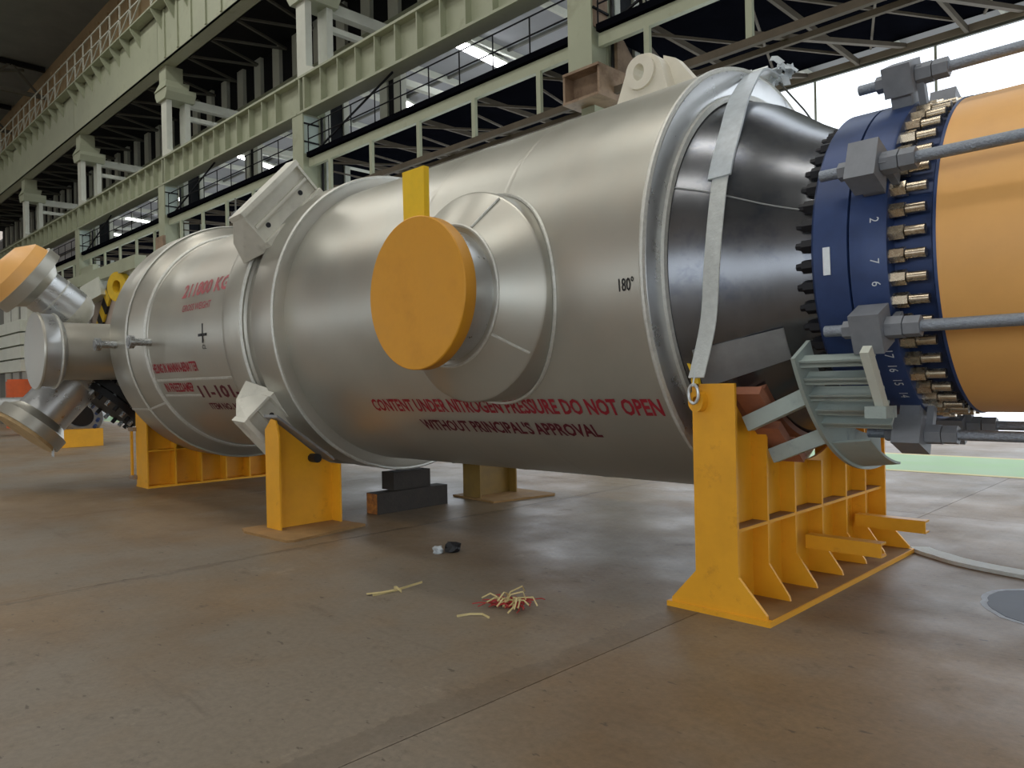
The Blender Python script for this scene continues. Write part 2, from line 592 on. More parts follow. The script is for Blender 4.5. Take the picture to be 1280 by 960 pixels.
# ---------------------------------------------------------------- columns
CX = [-11.45, -24.55, -37.35, -50.6, -63.7]
ORD = ['nearest', 'second', 'third', 'fourth', 'fifth']
for i, cx in enumerate(CX):
    t = thing('crane_column', ['tall pale green steel column above the vessel standing on a rusty box bracket',
                               'pale green steel column with mint panel behind the yellow nozzle tab, second from the right',
                               'pale green steel column third from the right, above the left end of the vessel',
                               'pale green steel column fourth from the right',
                               'pale green steel column farthest away at left'][i], 'column', (cx, 14.3, 0), 'columns carrying the crane girders')
    zb = 8.75 if i == 0 else 0.0
    b = MB().box((cx - .36, 14.02, zb), (cx + .36, 14.10, 11.33)).box((cx - .36, 14.62, zb), (cx + .36, 14.70, 11.33)).box((cx - .34, 14.1, zb), (cx + .34, 14.62, 11.33))
    b.build('front_post', M_GREEN, t, smooth=False)
    b = MB().box((cx + .34, 14.08, 9.9), (cx + .365, 14.64, 11.25))
    b.build('side_panel', M_PANEL if i else M_RUSTY, t, smooth=False, label='pale mint side panel' if i else 'rust stained side panel')
    b = MB()
    for zz in (10.3, 10.95):
        b.box((cx + .365, 14.06, zz), (cx + .40, 14.66, zz + .05))
    b.build('panel_rib', M_DARKST, t, smooth=False)
    b = MB().tube((cx + .42, 14.76, 6), (cx + .42, 14.76, 11.3), .05, 8)
    b.build('conduit', M_BLK, t, label='black conduit')
    for yy in (14.95, 15.75):
        b = MB().box((cx - .2, yy, 0), (cx + .36, yy + .22, 12.8))
        b.build('back_leg', M_GREENW, t, smooth=False)
    b = MB().box((cx - .1, 15.2, 6), (cx + .3, 15.72, 12.8))
    b.build('dark_web', M_DARKST, t, smooth=False, label='dark web between the back legs')
    # upper part carrying the high girder
    for yy in (14.22, 15.1):
        b = MB().box((cx - .28, yy, 12.7), (cx + .34, yy + .26, 15.45))
        b.build('upper_leg', M_GREENW, t, smooth=False)
    b = MB().prism([(cx - .5, 14.1, 15.45), (cx + .5, 14.1, 15.45), (cx + .72, 14.1, 15.75), (cx + .72, 14.1, 15.95), (cx - .72, 14.1, 15.95), (cx - .72, 14.1, 15.75)], (0, 1.4, 0))
    b.prism([(cx - .72, 14.05, 15.95), (cx + .72, 14.05, 15.95), (cx + .45, 14.2, 16.35), (cx - .45, 14.2, 16.35)], (0, 1.1, 0))
    b.build('cap', M_GREEN, t, smooth=False)
    b = MB().box((cx - .42, 14.2, 15.9), (cx + .42, 15.0, 17.05))
    b.build('upper_shaft', M_GREEN, t, smooth=False)
    b = MB().box((cx - .1, 15.4, 15.35), (cx + .25, 18.2, 15.75))
    b.build('cross_beam', M_GREENW, t, smooth=False)
    b = MB().box((cx - .1, 15.36, 14.75), (cx + .12, 18.2, 14.95))
    b.build('lower_cross_beam', M_GREENW, t, smooth=False)
    b = MB().prism([(cx - .2, 14.2, 12.75), (cx + .9, 14.2, 12.75), (cx + .9, 14.2, 12.85), (cx - .2, 14.2, 13.3)], (0, 1.2, 0))
    b.build('base_stiffener', M_GREENW, t, smooth=False)
    if i == 0:
        b = MB().box((cx - .22, 13.62, 8.72), (cx + .85, 15.5, 8.78)).box((cx - .22, 13.62, 8.05), (cx + .85, 15.5, 8.11))
        b.box((cx + .79, 13.66, 8.11), (cx + .85, 15.5, 8.72)).box((cx - .22, 13.95, 8.11), (cx + .8, 14.02, 8.72)).box((cx - .22, 13.64, 8.11), (cx - .16, 15.5, 8.72))
        b.build('box_bracket', M_RUSTY, t, smooth=False, label='rusty box bracket under the column')
        b = MB().prism([(cx + .36, 14.75, 8.78), (cx + .36, 16.1, 8.78), (cx + .36, 14.75, 10.0)], (.2, 0, 0))
        b.build('gusset', M_RUSTY, t, smooth=False)
        b = MB().box((cx - .05, 14.1, 0), (cx + .35, 14.5, 8.05))
        b.build('lower_post', M_GREEN, t, smooth=False)
    else:
        b = MB().box((cx - .8, 14.0, 0), (cx + .8, 14.9, .1))
        b.build('base_plate', M_GREEN, t, smooth=False)
        b = MB().box((cx + .36, 14.1, 8.5), (cx + 2.6, 14.4, 8.95)) if i == 3 else MB().box((cx - .5, 13.9, 8.3), (cx + .5, 14.0, 8.9))
        b.build('corbel', M_GREEN if i == 3 else M_RUSTY, t, smooth=False)

# ---------------------------------------------------------------- lower crane girders, one per bay
EDGE = [1.6] + CX + [-90]
BAY = ['between the right edge and the nearest column', 'between the nearest and the second column', 'between the second and the third column',
       'between the third and the fourth column', 'between the fourth and the fifth column', 'beyond the fifth column']
stiff0 = None
for i in range(6):
    xa, xb = EDGE[i], EDGE[i + 1]
    t = thing('crane_girder', 'pale green ribbed lower crane girder ' + BAY[i], 'girder', ((xa + xb) / 2, 14.25, 11.33), 'lower crane girders')
    b = MB().box((xb + .02, 14.0, 11.33), (xa - .02, 14.62, 11.41)).box((xb + .02, 14.0, 12.58), (xa - .02, 14.62, 12.66)).box((xb + .02, 14.26, 11.41), (xa - .02, 14.34, 12.58))
    b.build('girder_beam', M_GREEN, t, smooth=False)
    b = MB().box((xb + .02, 14.22, 12.66), (xa - .02, 14.4, 12.74))
    b.build('crane_rail', M_DKGR, t, smooth=False)
    n = int((xa - xb) / 1.07)
    for k in range(n):
        xx = xb + .5 + 1.07 * k
        if xx > xa - .4:
            break
        q = MB().box((xx - .022, 14.03, 11.41), (xx + .022, 14.27, 12.58))
        q.build('stiffener', M_GREEN, t, smooth=False)
    if i < 5:
        for dx in (.12, .42):
            q = MB().box((xb + dx, 14.02, 11.36), (xb + dx + .07, 14.27, 12.6))
            q.build('splice_plate', M_GREEN, t, smooth=False)
        for zz in (11.6, 11.85, 12.1, 12.35):
            q = MB().box((xb + .24, 14.22, zz), (xb + .36, 14.262, zz + .13))
            q.build('bolt_cluster', M_DARKST, t, smooth=False)

# ---------------------------------------------------------------- upper crane girders with walkway and railing
for i in range(1, 6):
    xa, xb = EDGE[i], EDGE[i + 1]
    t = thing('high_crane_girder', 'deep pale green upper crane girder with railing ' + BAY[i], 'girder', ((xa + xb) / 2, 14.4, 17.05), 'upper crane girders')
    b = MB().box((xb + .02, 14.0, 17.05), (xa - .02, 14.06, 19.5)).box((xb + .02, 14.64, 17.05), (xa - .02, 14.7, 19.5)).box((xb + .02, 14.0, 17.05), (xa - .02, 14.7, 17.11)).box((xb + .02, 14.0, 19.44), (xa - .02, 14.7, 19.5))
    b.build('girder_beam', M_GREEN, t, smooth=False)
    b = MB().box((xb + .02, 13.5, 19.5), (xa - .02, 14.7, 19.58))
    b.build('walkway_plate', M_GREEN, t, smooth=False)
    n = int((xa - xb) / 1.5)
    for k in range(n):
        xx = xb + .5 + 1.5 * k
        q = MB().prism([(xx, 14.0, 19.5), (xx, 13.52, 19.5), (xx, 13.52, 19.38), (xx, 14.0, 18.6)], (.06, 0, 0))
        q.build('bracket', M_GREEN, t, smooth=False)
        q = MB().box((xx, 13.52, 19.58), (xx + .07, 13.58, 21.2))
        q.build('railing_post', M_GREENW, t, smooth=False)
        q = MB().beam((xx, 13.55, 19.62), (xx + 1.5, 13.55, 20.4), .05, .05)
        q.build('railing_brace', M_GREENW, t, smooth=False)
        if i <= 2:
            q = MB().box((xx + .4, 13.93, 17.15), (xx + .52, 14.0, 19.4))
            q.build('stiffener', M_GREEN, t, smooth=False)
    for zz in (20.4, 21.15):
        q = MB().box((xb + .02, 13.52, zz), (xa - .02, 13.58, zz + .06))
        q.build('railing_rail', M_GREENW, t, smooth=False)

# inner ribbed girder behind the columns, with horizontal lattice to it
t = thing('inner_crane_girder', 'dark grey inner girder with pale ribs behind the upper columns', 'girder', (-48, 18.2, 16.0))
MB().box((-90, 18.2, 16.0), (-14, 18.3, 18.9)).build('web', M_DARKST, t, smooth=False)
MB().box((-90, 18.0, 15.85), (-14, 18.5, 16.0)).build('bottom_flange', M_GREEN, t, smooth=False)
MB().box((-90, 18.0, 18.9), (-14, 18.5, 19.05)).build('top_flange', M_DKGR, t, smooth=False)
for k in range(40):
    MB().box((-88 + 1.87 * k, 18.02, 16.0), (-87.35 + 1.87 * k, 18.2, 18.9)).build('rib', M_GREENW, t, smooth=False)
for k in range(26):
    xx = -86 + 2.6 * k
    MB().beam((xx, 14.85, 17.6), (xx + 1.3, 18.2, 17.6), .1, .1).beam((xx + 1.3, 18.2, 17.6), (xx + 2.6, 14.85, 17.6), .1, .1).build('lattice_bar', M_DKGR, t, smooth=False)
MB().box((-90, 14.8, 17.9), (-14, 18.2, 18.0)).build('deck', M_DARKST, t, smooth=False)

# ---------------------------------------------------------------- gallery under the girder, one truss per bay
for i in range(6):
    xa, xb = EDGE[i] - .42, EDGE[i + 1] + .42
    t = thing('gallery_truss', 'gallery truss with dark deck and railing ' + BAY[i], 'truss', ((xa + xb) / 2, 14.5, 8.2), 'gallery trusses')
    MB().box((xb, 14.2, 9.42), (xa, 14.34, 9.72)).build('top_chord', M_GREEN, t, smooth=False)
    MB().box((xb, 14.12, 9.76), (xa, 20.0, 9.93)).build('deck', M_NEARBLK, t, smooth=False, label='dark deck board')
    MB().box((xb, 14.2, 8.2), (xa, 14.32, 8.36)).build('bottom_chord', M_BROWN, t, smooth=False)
    MB().box((xb, 15.4, 8.5), (xa, 15.5, 8.62)).build('back_chord', M_BROWN, t, smooth=False)
    n = max(2, round((xa - xb) / 2.6))
    for k in range(n):
        xx = xa - (xa - xb) * (k + .45) / n
        MB().box((xx - .07, 14.2, 8.36), (xx + .07, 14.3, 9.42)).build('hanger', M_GREEN, t, smooth=False)
        MB().beam((xx, 14.3, 8.45), (xx + 1.1, 19.95, 9.56), .12, .10).build('foot_brace', M_BROWN, t, smooth=False)
        MB().beam((xx, 14.35, 9.5), (xx, 20, 9.5), .08, .14).build('joist', M_BROWN, t, smooth=False)
        MB().beam((xx, 14.35, 9.3), (xx + 2.4, 19.6, 9.6), .06, .06).build('diagonal', M_BROWN, t, smooth=False)
        MB().beam((xx, 14.35, 9.0), (xx - 2.0, 19.6, 9.6), .05, .05).build('tie_bar', M_BROWN, t, smooth=False)
    n = max(2, round((xa - xb) / 1.37))
    for k in range(n + 1):
        xx = xa - (xa - xb) * k / n
        MB().tube((xx, 14.2, 9.93), (xx, 14.2, 10.9), .02, 6).build('railing_post', M_DARKST, t)
    for zz in (10.42, 10.9):
        MB().tube((xb, 14.2, zz), (xa, 14.2, zz), .022, 6).build('railing_rail', M_DARKST, t)
    MB().beam((xb + .6, 14.25, 9.95), (xb + 5, 14.25, 11.3), .05, .05).build('raking_bar', M_DARKST, t, smooth=False)

# side bay posts and tube lamps seen between girder and gallery
for i, xx in enumerate([-27.85, -40.9, -54.0, -14.8]):
    t = thing('side_bay_post', ['pair of white posts with a dark web beyond the gallery, above the yellow tab', 'pair of white posts beyond the gallery behind the second column',
                                'pair of white posts beyond the gallery at far left', 'pair of white posts beyond the gallery behind the nearest column'][i], 'post', (xx + .8, 20.2, 9.93))
    MB().box((xx, 20, 9.93), (xx + .55, 20.3, 17.3)).build('post', M_GREENW, t, smooth=False)
    MB().box((xx + 1.05, 20, 9.93), (xx + 1.55, 20.3, 17.3)).build('post', M_GREENW, t, smooth=False)
    MB().box((xx + .55, 20.1, 9.93), (xx + 1.05, 20.25, 15.2)).build('web', M_DARKST, t, smooth=False)
    MB().box((xx, 20.3, 15.2), (xx + .3, 30, 15.5)).build('tie_beam', M_GREENW, t, smooth=False)
TUBES = [((-25.8, 22.8), (-26.2, 26.6)), ((-33.0, 24.5), (-33.6, 26.5)), ((-48.2, 23.2), (-49.6, 27.0)), ((-18.2, 24.0), (-18.8, 27.5)), ((-62, 24), (-63, 28)), ((-72, 24), (-73, 28)), ((-41, 29), (-41.5, 33)), ((-80, 25), (-81, 30))]
for i, (a, c) in enumerate(TUBES):
    t = thing('tube_light', ['large bright tube lamp under the side bay roof, nearest the camera', 'short bright tube lamp behind the white posts', 'bright tube lamp over the gallery left of the second column',
                             'tube lamp mostly hidden by the nearest column', 'small tube lamp left of the third column', 'small tube lamp near the fourth column', 'dim tube lamp deep in the side bay', 'tiny tube lamp at the far left end'][i], 'lamp', (a[0], a[1], 17.2), 'side bay tube lamps')
    MB().beam((a[0], a[1], 17.0), (c[0], c[1], 17.0), .5 if i == 0 else .38, .1).build('tube', M_TUBE, t, smooth=False)
    MB().beam((a[0], a[1], 17.12), (c[0], c[1], 17.12), .6, .12).build('housing', M_GREENW, t, smooth=False)
    MB().box((a[0] - .05, a[1] + .4, 17.15), (a[0] + .05, a[1] + .5, 17.5)).box((c[0] - .05, c[1] - .5, 17.15), (c[0] + .05, c[1] - .4, 17.5)).build('hanger', M_GREENW, t, smooth=False)

# ================================================================== THE VESSEL
V = thing('pressure_vessel', 'huge silver horizontal pressure vessel resting on yellow saddles', 'vessel', (-7.5, VY, 0))
AX0 = (0, VY, VZ)


def rev(prof, name, m, parent, n=128, **kw):
    return MB().lathe(AX0, (1, 0, 0), prof, n).build(name, m, parent, **kw)


shell = rev([(-12.5, VR), (-12.45, VR), (-9.0, VR), (-7.6, VR), (-2.90, VR), (-2.875, VR - .02), (-2.88, 1.40)], 'shell', M_SILVER, V)
# end face at the cone, with rounded lip beads
rev([(-2.905, VR + .004), (-2.89, VR + .014), (-2.872, VR + .01), (-2.865, VR - .015), (-2.875, VR - .03)], 'outer_lip', M_BEAD, V)
rev([(-2.905, 1.43), (-2.872, VR - .02), (-2.868, VR - .025), (-2.868, 1.46), (-2.88, 1.43)], 'end_face', M_SILVERB, V, label='bright silver annular end face')
rev([(-2.868, 1.47), (-2.845, 1.465), (-2.845, 1.425), (-2.87, 1.42)], 'inner_lip', M_BEAD, V)
# stiffening rings
rev([(-9.02, VR - .01), (-8.83, 1.80), (-8.74, 1.808), (-8.47, 1.80), (-8.40, 1.76), (-8.36, 1.70), (-8.36, VR - .01)], 'stiffening_ring', M_SILVER, V)
rev([(-8.36, VR - .01), (-8.36, 1.715), (-8.14, 1.715), (-8.14, VR - .01)], 'ring_groove', M_SILVER, V)
rev([(-8.14, VR - .01), (-8.12, 1.78), (-8.06, 1.808), (-7.66, 1.808), (-7.60, 1.80), (-7.585, 1.76), (-7.58, VR - .01)], 'stiffening_ring', M_SILVER, V)
rev([(-7.62, 1.812), (-7.60, 1.815), (-7.585, 1.80), (-7.59, 1.78), (-7.62, 1.79)], 'ring_bead', M_BEAD, V)
rev([(-8.41, 1.79), (-8.39, 1.795), (-8.37, 1.77), (-8.38, 1.75), (-8.41, 1.75)], 'ring_bead', M_BEAD, V)
# left end ring, tapered down to the shell
rev([(-12.62, 1.30), (-12.62, 1.86), (-12.58, 1.88), (-11.90, 1.88), (-11.87, 1.874), (-11.62, 1.70), (-11.58, VR - .01)], 'end_ring', M_SILVER, V)
rev([(-11.90, 1.884), (-11.875, 1.888), (-11.85, 1.872), (-11.88, 1.86), (-11.9, 1.87)], 'ring_bead', M_BEAD, V)
rev([(-11.66, 1.70), (-11.63, 1.72), (-11.6, 1.695), (-11.6, 1.67), (-11.66, 1.67)], 'ring_bead', M_BEAD, V)
# weld seams
sm = MB()
sm.add([], [])
for (xa, xb, dg, r) in ((-11.6, -9.02, -22.0, VR), (-11.55, -10.3, -30.5, VR)):
    sm.beam(vp(xa, dg, r), vp(xb, dg, r), .03, .012, up=(0, -math.cos(math.radians(dg)), math.sin(math.radians(dg))))
sm.build('weld_seam', M_BEAD, V)
sm = MB()
dg = -34
sm.beam(vp(-12.6, dg, 1.88), vp(-11.9, dg, 1.88), .03, .014, up=(0, -.83, -.56)).beam(vp(-11.87, dg, 1.872), vp(-11.62, dg, 1.70), .03, .014, up=(.5, -.7, -.5))
sm.build('weld_seam', M_BEAD, V)
# rounded circumferential seam smears on the upper shell
for xx in (-5.35, -4.3):
    rev([(xx - .03, VR), (xx, VR + .004), (xx + .03, VR)], 'weld_seam', M_SILVER, V)

# dark reducing cone
cp = [(-2.88, 1.425), (-2.80, 1.40), (-2.70, 1.365), (-2.61, 1.323), (-2.52, 1.265), (-2.43, 1.198), (-2.33, 1.125), (-2.24, 1.07), (-2.15, 1.022), (-2.08, .985), (-2.0, .96), (-1.96, .95)]
rev(cp, 'reducing_cone', M_CONE, V, label='dark bare steel reducing cone')
coneR = lambda x: float(np.interp(x, [p[0] for p in cp], [p[1] for p in cp]))
b = MB()
for a0 in (22.5,):
    pts = [vp(x_, a0 - (x_ + 2.88) * 6, coneR(x_) + .002) for x_ in np.linspace(-2.86, -2.05, 12)]
    b.path(pts, .006, 6)
b.build('cone_seam', M_SHEET, V)

# bolted flange pair
rev([(-2.02, .90), (-2.02, 1.065), (-2.0, 1.085), (-1.795, 1.085), (-1.79, 1.07), (-1.79, .9)], 'flange', M_NAVY, V, label='left navy flange ring')
rev([(-1.785, .9), (-1.785, 1.07), (-1.78, 1.085), (-1.585, 1.085), (-1.57, 1.075), (-1.565, .9)], 'flange', M_NAVY, V, label='right navy flange ring')
rev([(-1.8, .9), (-1.8, 1.05), (-1.77, 1.05), (-1.77, .9)], 'gasket', M_DKHOLE, V)
rev([(-1.57, .95), (-1.57, .955), (-1.30, .955), (-1.30, .9)], 'hub', M_NAVY, V)
rev([(-1.345, .9), (-1.345, 1.02), (-1.335, 1.035), (-1.32, 1.03), (-1.32, .9)], 'cover_rim', M_NAVY, V)
rev([(-1.335, .9), (-1.335, 1.028), (1.2, 1.028), (1.25, 1.0), (1.25, 0.0)], 'end_cover', M_ORANGE, V, label='orange cylindrical cover beyond the flange')
NST = 48
RS = 1.018
org = Vector(V['org'])
ctr = Vector((0, VY, VZ)) - org
stud = MB().tube((-1.48, 0, RS), (-1.375, 0, RS), .030, 14).build('stud', M_STUD, None)
nutm = MB().tube((-1.57, 0, RS), (-1.485, 0, RS), .046, 6).build('nut', M_STUD, None)
backn = MB().tube((-2.10, 0, RS - .02), (-2.02, 0, RS - .02), .045, 6).build('back_nut', M_DKHOLE, None)
stude = MB().tube((-2.14, 0, RS - .02), (-2.09, 0, RS - .02), .028, 8).build('stud_end', M_DKHOLE, None)
for k in range(NST):
    ang = 2 * PI * (k + .5) / NST
    so = stud if k == 0 else dup(stud, V)
    so.parent = V
    so.location = ctr
    so.rotation_euler = (ang, 0, 0)
    no = nutm if k == 0 else dup(nutm, so)
    no.parent = so
    bo = backn if k == 0 else dup(backn, V)
    bo.parent = V
    bo.location = ctr
    bo.rotation_euler = (ang, 0, 0)
    eo = stude if k == 0 else dup(stude, bo)
    eo.parent = bo
# little tag plate on the flange
MB().obox(vp(-1.915, -3.2, 1.088), (.022, 0, 0), (0, .06 * math.sin(math.radians(-3.2)), .085), (0, -.006, 0)).build('tag_plate', M_GALV, V, smooth=False)

# tie rod lugs at eight positions
for k, dg in enumerate([21, -23.5, 66, -68, 111, -113, 156, -158]):
    a = math.radians(dg)
    ro = Vector((0, -math.cos(a), math.sin(a)))
    ta = Vector((0, math.sin(a), math.cos(a)))
    X = Vector((1, 0, 0))
    c = Vector((-1.64, VY, VZ))
    lug = MB().obox(c + ro * 1.25, X * .085, ta * .12, ro * .095).obox(c + ro * 1.13, X * .06, ta * .09, ro * .06)
    lug.prism([c + ro * 1.06 + X * .085 - ta * .03, c + ro * 1.06 + X * .085 + ta * .03, c + ro * 1.3 + X * .085 + ta * .03, c + ro * 1.3 + X * .085 - ta * .03], X * .04)
    lo = lug.build('tie_rod_lug', M_LUG, V, smooth=False)
    rr = c + ro * 1.245
    MB().tube(rr - X * .27, rr + X * 3.2, .034, 14).build('tie_rod', M_ROD, lo)
    MB().tube(rr - X * .155, rr - X * .09, .055, 6).build('nut', M_LUG, lo)
    MB().tube(rr + X * .088, rr + X * .18, .066, 6).build('nut', M_LUG, lo)
    MB().tube(rr + X * .185, rr + X * .27, .062, 6).build('nut', M_LUG, lo)


# ---- manway nozzle with amber cover disc
NX, NZ = -4.49, 2.235
nz = MB().lathe((NX, 0, NZ), (0, 1, 0), [(3.835, .50), (3.835, .545), (3.85, .56), (4.035, .815), (4.05, .828), (4.055, .83), (4.30, .83), (4.6, .83)], 72).build('nozzle', M_SILVER, V)
MB().lathe((NX, 0, NZ), (0, 1, 0), [(3.60, .50), (3.86, .50)], 64).build('nozzle_neck', M_SILVERB, nz)
b = MB()
pts = []
for q in range(73):
    a = 2 * PI * q / 72
    zz = NZ + .845 * math.sin(a)
    pts.append((NX + .845 * math.cos(a), VY - math.sqrt(VR ** 2 - (zz - VZ) ** 2) - .002, zz))
b.path(pts, .016, 6)
b.build('weld_bead', M_BEAD, nz)
b = MB()
b.path([(NX + .547 * math.cos(2 * PI * q / 64), 3.838, NZ + .547 * math.sin(2 * PI * q / 64)) for q in range(65)], .014, 6)
b.build('weld_bead', M_BEAD, nz)
b = MB()
for a in (62, -35, 180):
    a = math.radians(a)
    b.path([(NX + r * math.cos(a), y - .003, NZ + r * math.sin(a)) for y, r in ((3.85, .56), (4.035, .815))], .011, 6)
b.build('weld_seam', M_BEAD, nz)
MB().lathe((NX, 0, NZ), (0, 1, 0), [(3.50, 0), (3.50, .565), (3.506, .572), (3.60, .572), (3.61, .565), (3.61, 0)], 72).build('nozzle_cover', M_AMBER, nz, label='amber painted cover disc')
tb = MB().prism([(NX - .15, 3.53, NZ + .555), (NX + .10, 3.53, NZ + .555), (NX + .105, 3.53, NZ + .935), (NX - .155, 3.53, NZ + .935)], (0, .05, 0))
tb.build('cover_tab', M_YELLOWB, nz, smooth=False, label='yellow tab on top of the cover disc')

# ---- lifting lug (padeye) on the crown of the shell
b = MB()
cx, cz = -3.86, 4.24
N1 = 20
outl = [(cx - .36, 3.9), (cx - .19, cz + .06)] + [(cx + .19 * math.cos(t), cz + .19 * math.sin(t)) for t in np.linspace(PI * .88, PI * .12, 10)] + [(cx + .30, 3.9)]
hole = [(cx - .03 + .058 * math.cos(2 * PI * q / 16), cz + .03 + .075 * math.sin(2 * PI * q / 16)) for q in range(16)]
bmx = bmesh.new()


def plate_with_hole(outl, hole, ya, yb):
    bm = bmesh.new()
    es = []
    for loop in (outl, hole):
        vv = [bm.verts.new((p[0], ya, p[1])) for p in loop]
        es += [bm.edges.new((vv[i], vv[(i + 1) % len(vv)])) for i in range(len(vv))]
    r = bmesh.ops.triangle_fill(bm, edges=es, use_beauty=True, use_dissolve=False)
    fs = [g for g in r['geom'] if isinstance(g, bmesh.types.BMFace)]
    e = bmesh.ops.extrude_face_region(bm, geom=fs)
    bmesh.ops.translate(bm, verts=[g for g in e['geom'] if isinstance(g, bmesh.types.BMVert)], vec=(0, yb - ya, 0))
    bm.verts.index_update()
    mbx = MB()
    mbx.add([v.co.copy() for v in bm.verts], [[v.index for v in f.verts] for f in bm.faces])
    bm.free()
    return mbx


pe = plate_with_hole(outl, hole, 5.60, 5.74).build('lifting_lug', M_PADEYE, V, smooth=False, label='cream padeye lug with a round hole')
outl2 = [(cx - .02 + .15 * math.cos(t), cz + .03 + .15 * math.sin(t)) for t in np.linspace(0, 2 * PI, 24)[:-1]]
plate_with_hole(outl2, hole, 5.57, 5.60).build('cheek_plate', M_PADEYE, pe, smooth=False)
MB().prism([(cx + .12, 5.74, 3.9), (cx + .52, 5.74, 3.9), (cx + .52, 5.74, 4.0), (cx + .24, 5.74, 4.36), (cx + .12, 5.74, 4.42)], (0, .12, 0)).build('gusset', M_PADEYE, pe, smooth=False)

# ---- support brackets on the two stiffening rings


def support_bracket(mid, parent, m, name_label):
    a = math.radians(mid)
    ro = Vector((0, -math.cos(a), math.sin(a)))
    ta = Vector((0, math.sin(a), math.cos(a)))
    X = Vector((1, 0, 0))
    o = Vector((0, VY, VZ))

    def p(x, r, t):
        return o + X * x + ro * r + ta * t
    # side plate towards +x, recessed web between two flange plates
    root = MB()
    root.prism([p(-8.08, 1.62, -.5), p(-8.08, 2.15, -.5), p(-8.08, 2.15, .5), p(-8.08, 1.62, .5)], X * .03)
    r_ = root.build('support_bracket', m, parent, smooth=False, label=name_label)
    MB().prism([p(-8.24, 2.15, -.53), p(-8.24, 2.15, .53), p(-7.98, 2.15, .50), p(-7.98, 2.15, -.50)], ro * .06).build('outer_plate', m, r_, smooth=False)
    MB().prism([p(-8.50, 1.70, -.60), p(-8.50, 1.70, .60), p(-7.95, 1.70, .50), p(-7.95, 1.70, -.50)], ro * .10).build('saddle_pad', m, r_, smooth=False)
    MB().beam(p(-8.03, 1.98, -.46), p(-8.03, 1.98, .46), .04, .03, up=ro).build('stiffening_bar', m, r_, smooth=False)
    for s in (-1, 1):
        MB().prism([p(-8.0, 1.70, s * .50), p(-8.0, 2.15, s * .50), p(-8.22, 2.15, s * .53), p(-8.42, 1.95, s * .60), p(-8.46, 1.70, s * .66)], ta * (-.03 * s)).build('end_gusset', m, r_, smooth=False)
    for s in (-.3, .3):
        MB().tube(p(-8.06, 1.90, s), p(-8.04, 1.90, s), .03, 10).build('hole_plug', M_DKHOLE, r_)
    return r_


support_bracket(43.5, V, M_CREAM, 'grey white support bracket on the upper side of the rings')
support_bracket(-43, V, M_CREAM, 'grey white support bracket resting above the yellow post')
support_bracket(136.5, V, M_CREAM, 'support bracket on the far side of the rings')
support_bracket(-137, V, M_CREAM, 'support bracket on the far lower side of the rings')

# ---- small fittings at the left end
for nm, xx, r in (('stub', -12.3, 1.88), ('stub', -11.5, 1.68)):
    zz = 2.255
    y1 = VY - r
    s = MB().tube((xx, y1 + .1, zz), (xx, y1 - .22, zz), .055, 14).tube((xx, y1 - .22, zz), (xx, y1 - .29, zz), .095, 16)
    so = s.build('vent_stub', M_CHROME, V, label='small bright flanged stub')
    MB().tube((xx, y1 - .29, zz), (xx, y1 - .30, zz), .06, 14).build('blind_plug', M_SHEET, so)
s = MB().tube((-12.2, VY, VZ + 1.8), (-12.2, VY, VZ + 2.08), .05, 12).tube((-12.2, VY, VZ + 2.05), (-12.2, VY, VZ + 2.10), .12, 16)
s.box((-12.3, VY - .03, VZ + 2.10), (-12.1, VY + .03, VZ + 2.2))
s.build('top_vent', M_CHROME, V, label='small bright vent fitting on the crown')
sh = MB().tube((-12.2, VY, VZ + 2.1), (-12.2, VY, VZ + 2.42), .014, 8)
sh.build('vent_rod', M_DKGR, V)

# ---- left end channel with big studded flange and three nozzles
rev([(-12.6, 1.25), (-13.9, 1.25), (-14.3, 1.0), (-14.5, .5), (-14.52, 0)], 'end_channel', M_SILVER, V)
# bolted manway pointing down to the near side
bd = Vector((0, -.66, -.75)).normalized()
bc = Vector((-14.2, 4.40, 1.42))
mwy = MB().tube(bc - bd * .9, bc, .46, 32).build('lower_manway', M_SILVER, V)
MB().lathe(bc, bd, [(-.14, .40), (-.14, .62), (.0, .62), (.0, .3)], 36).build('manway_flange', M_BLK, mwy)
MB().lathe(bc, bd, [(.02, 0), (.02, .60), (.13, .60), (.13, 0)], 36).build('manway_cover', M_BLK, mwy)
bu = bd.orthogonal().normalized()
bv = bd.cross(bu)
for k in range(22):
    q = bc + (bu * math.cos(2 * PI * k / 22) + bv * math.sin(2 * PI * k / 22)) * .54
    MB().tube(q - bd * .24, q + bd * .22, .036, 8).build('manway_stud', M_CHROME if k % 2 else M_BLK, mwy)
# side nozzle pointing at the near side
cx, cz = -13.42, 2.2
n2 = MB().tube((cx, 3.3, cz), (cx, 5.0, cz), .455, 48).build('side_nozzle', M_SILVER, V)
MB().lathe((cx, 0, cz), (0, 1, 0), [(3.09, 0), (3.09, .585), (3.11, .60), (3.13, .60)], 48).build('nozzle_cap', M_SILVER, n2, label='round grey cap disc')
MB().lathe((cx, 0, cz), (0, 1, 0), [(3.13, .56), (3.13, .575), (3.30, .575), (3.36, .555), (3.42, .51), (3.44, .47), (3.44, .4)], 48).build('nozzle_flange', M_SILVERB, n2)
MB().lathe((cx, 0, cz), (0, 1, 0), [(3.335, .58), (3.35, .595), (3.37, .58), (3.37, .55)], 48).build('flange_bead', M_BEAD, n2)


def branch(c0, d, r, L, fr, ft, name, lab):
    c0, d = Vector(c0), Vector(d).normalized()
    e = c0 + d * L
    n = MB().tube(c0, e, r, 32).build(name, M_SILVERB, V, label=lab)
    MB().tube(c0 + d * (L * .48), c0 + d * (L * .48 + .025), r + .012, 32).build('weld_bead', M_BEAD, n)
    MB().lathe(e, d, [(-.12, r), (0, r + .1), (.02, fr), (ft, fr), (ft, 0)], 36).build('nozzle_flange', M_SILVER, n)
    return n, e + d * ft, d


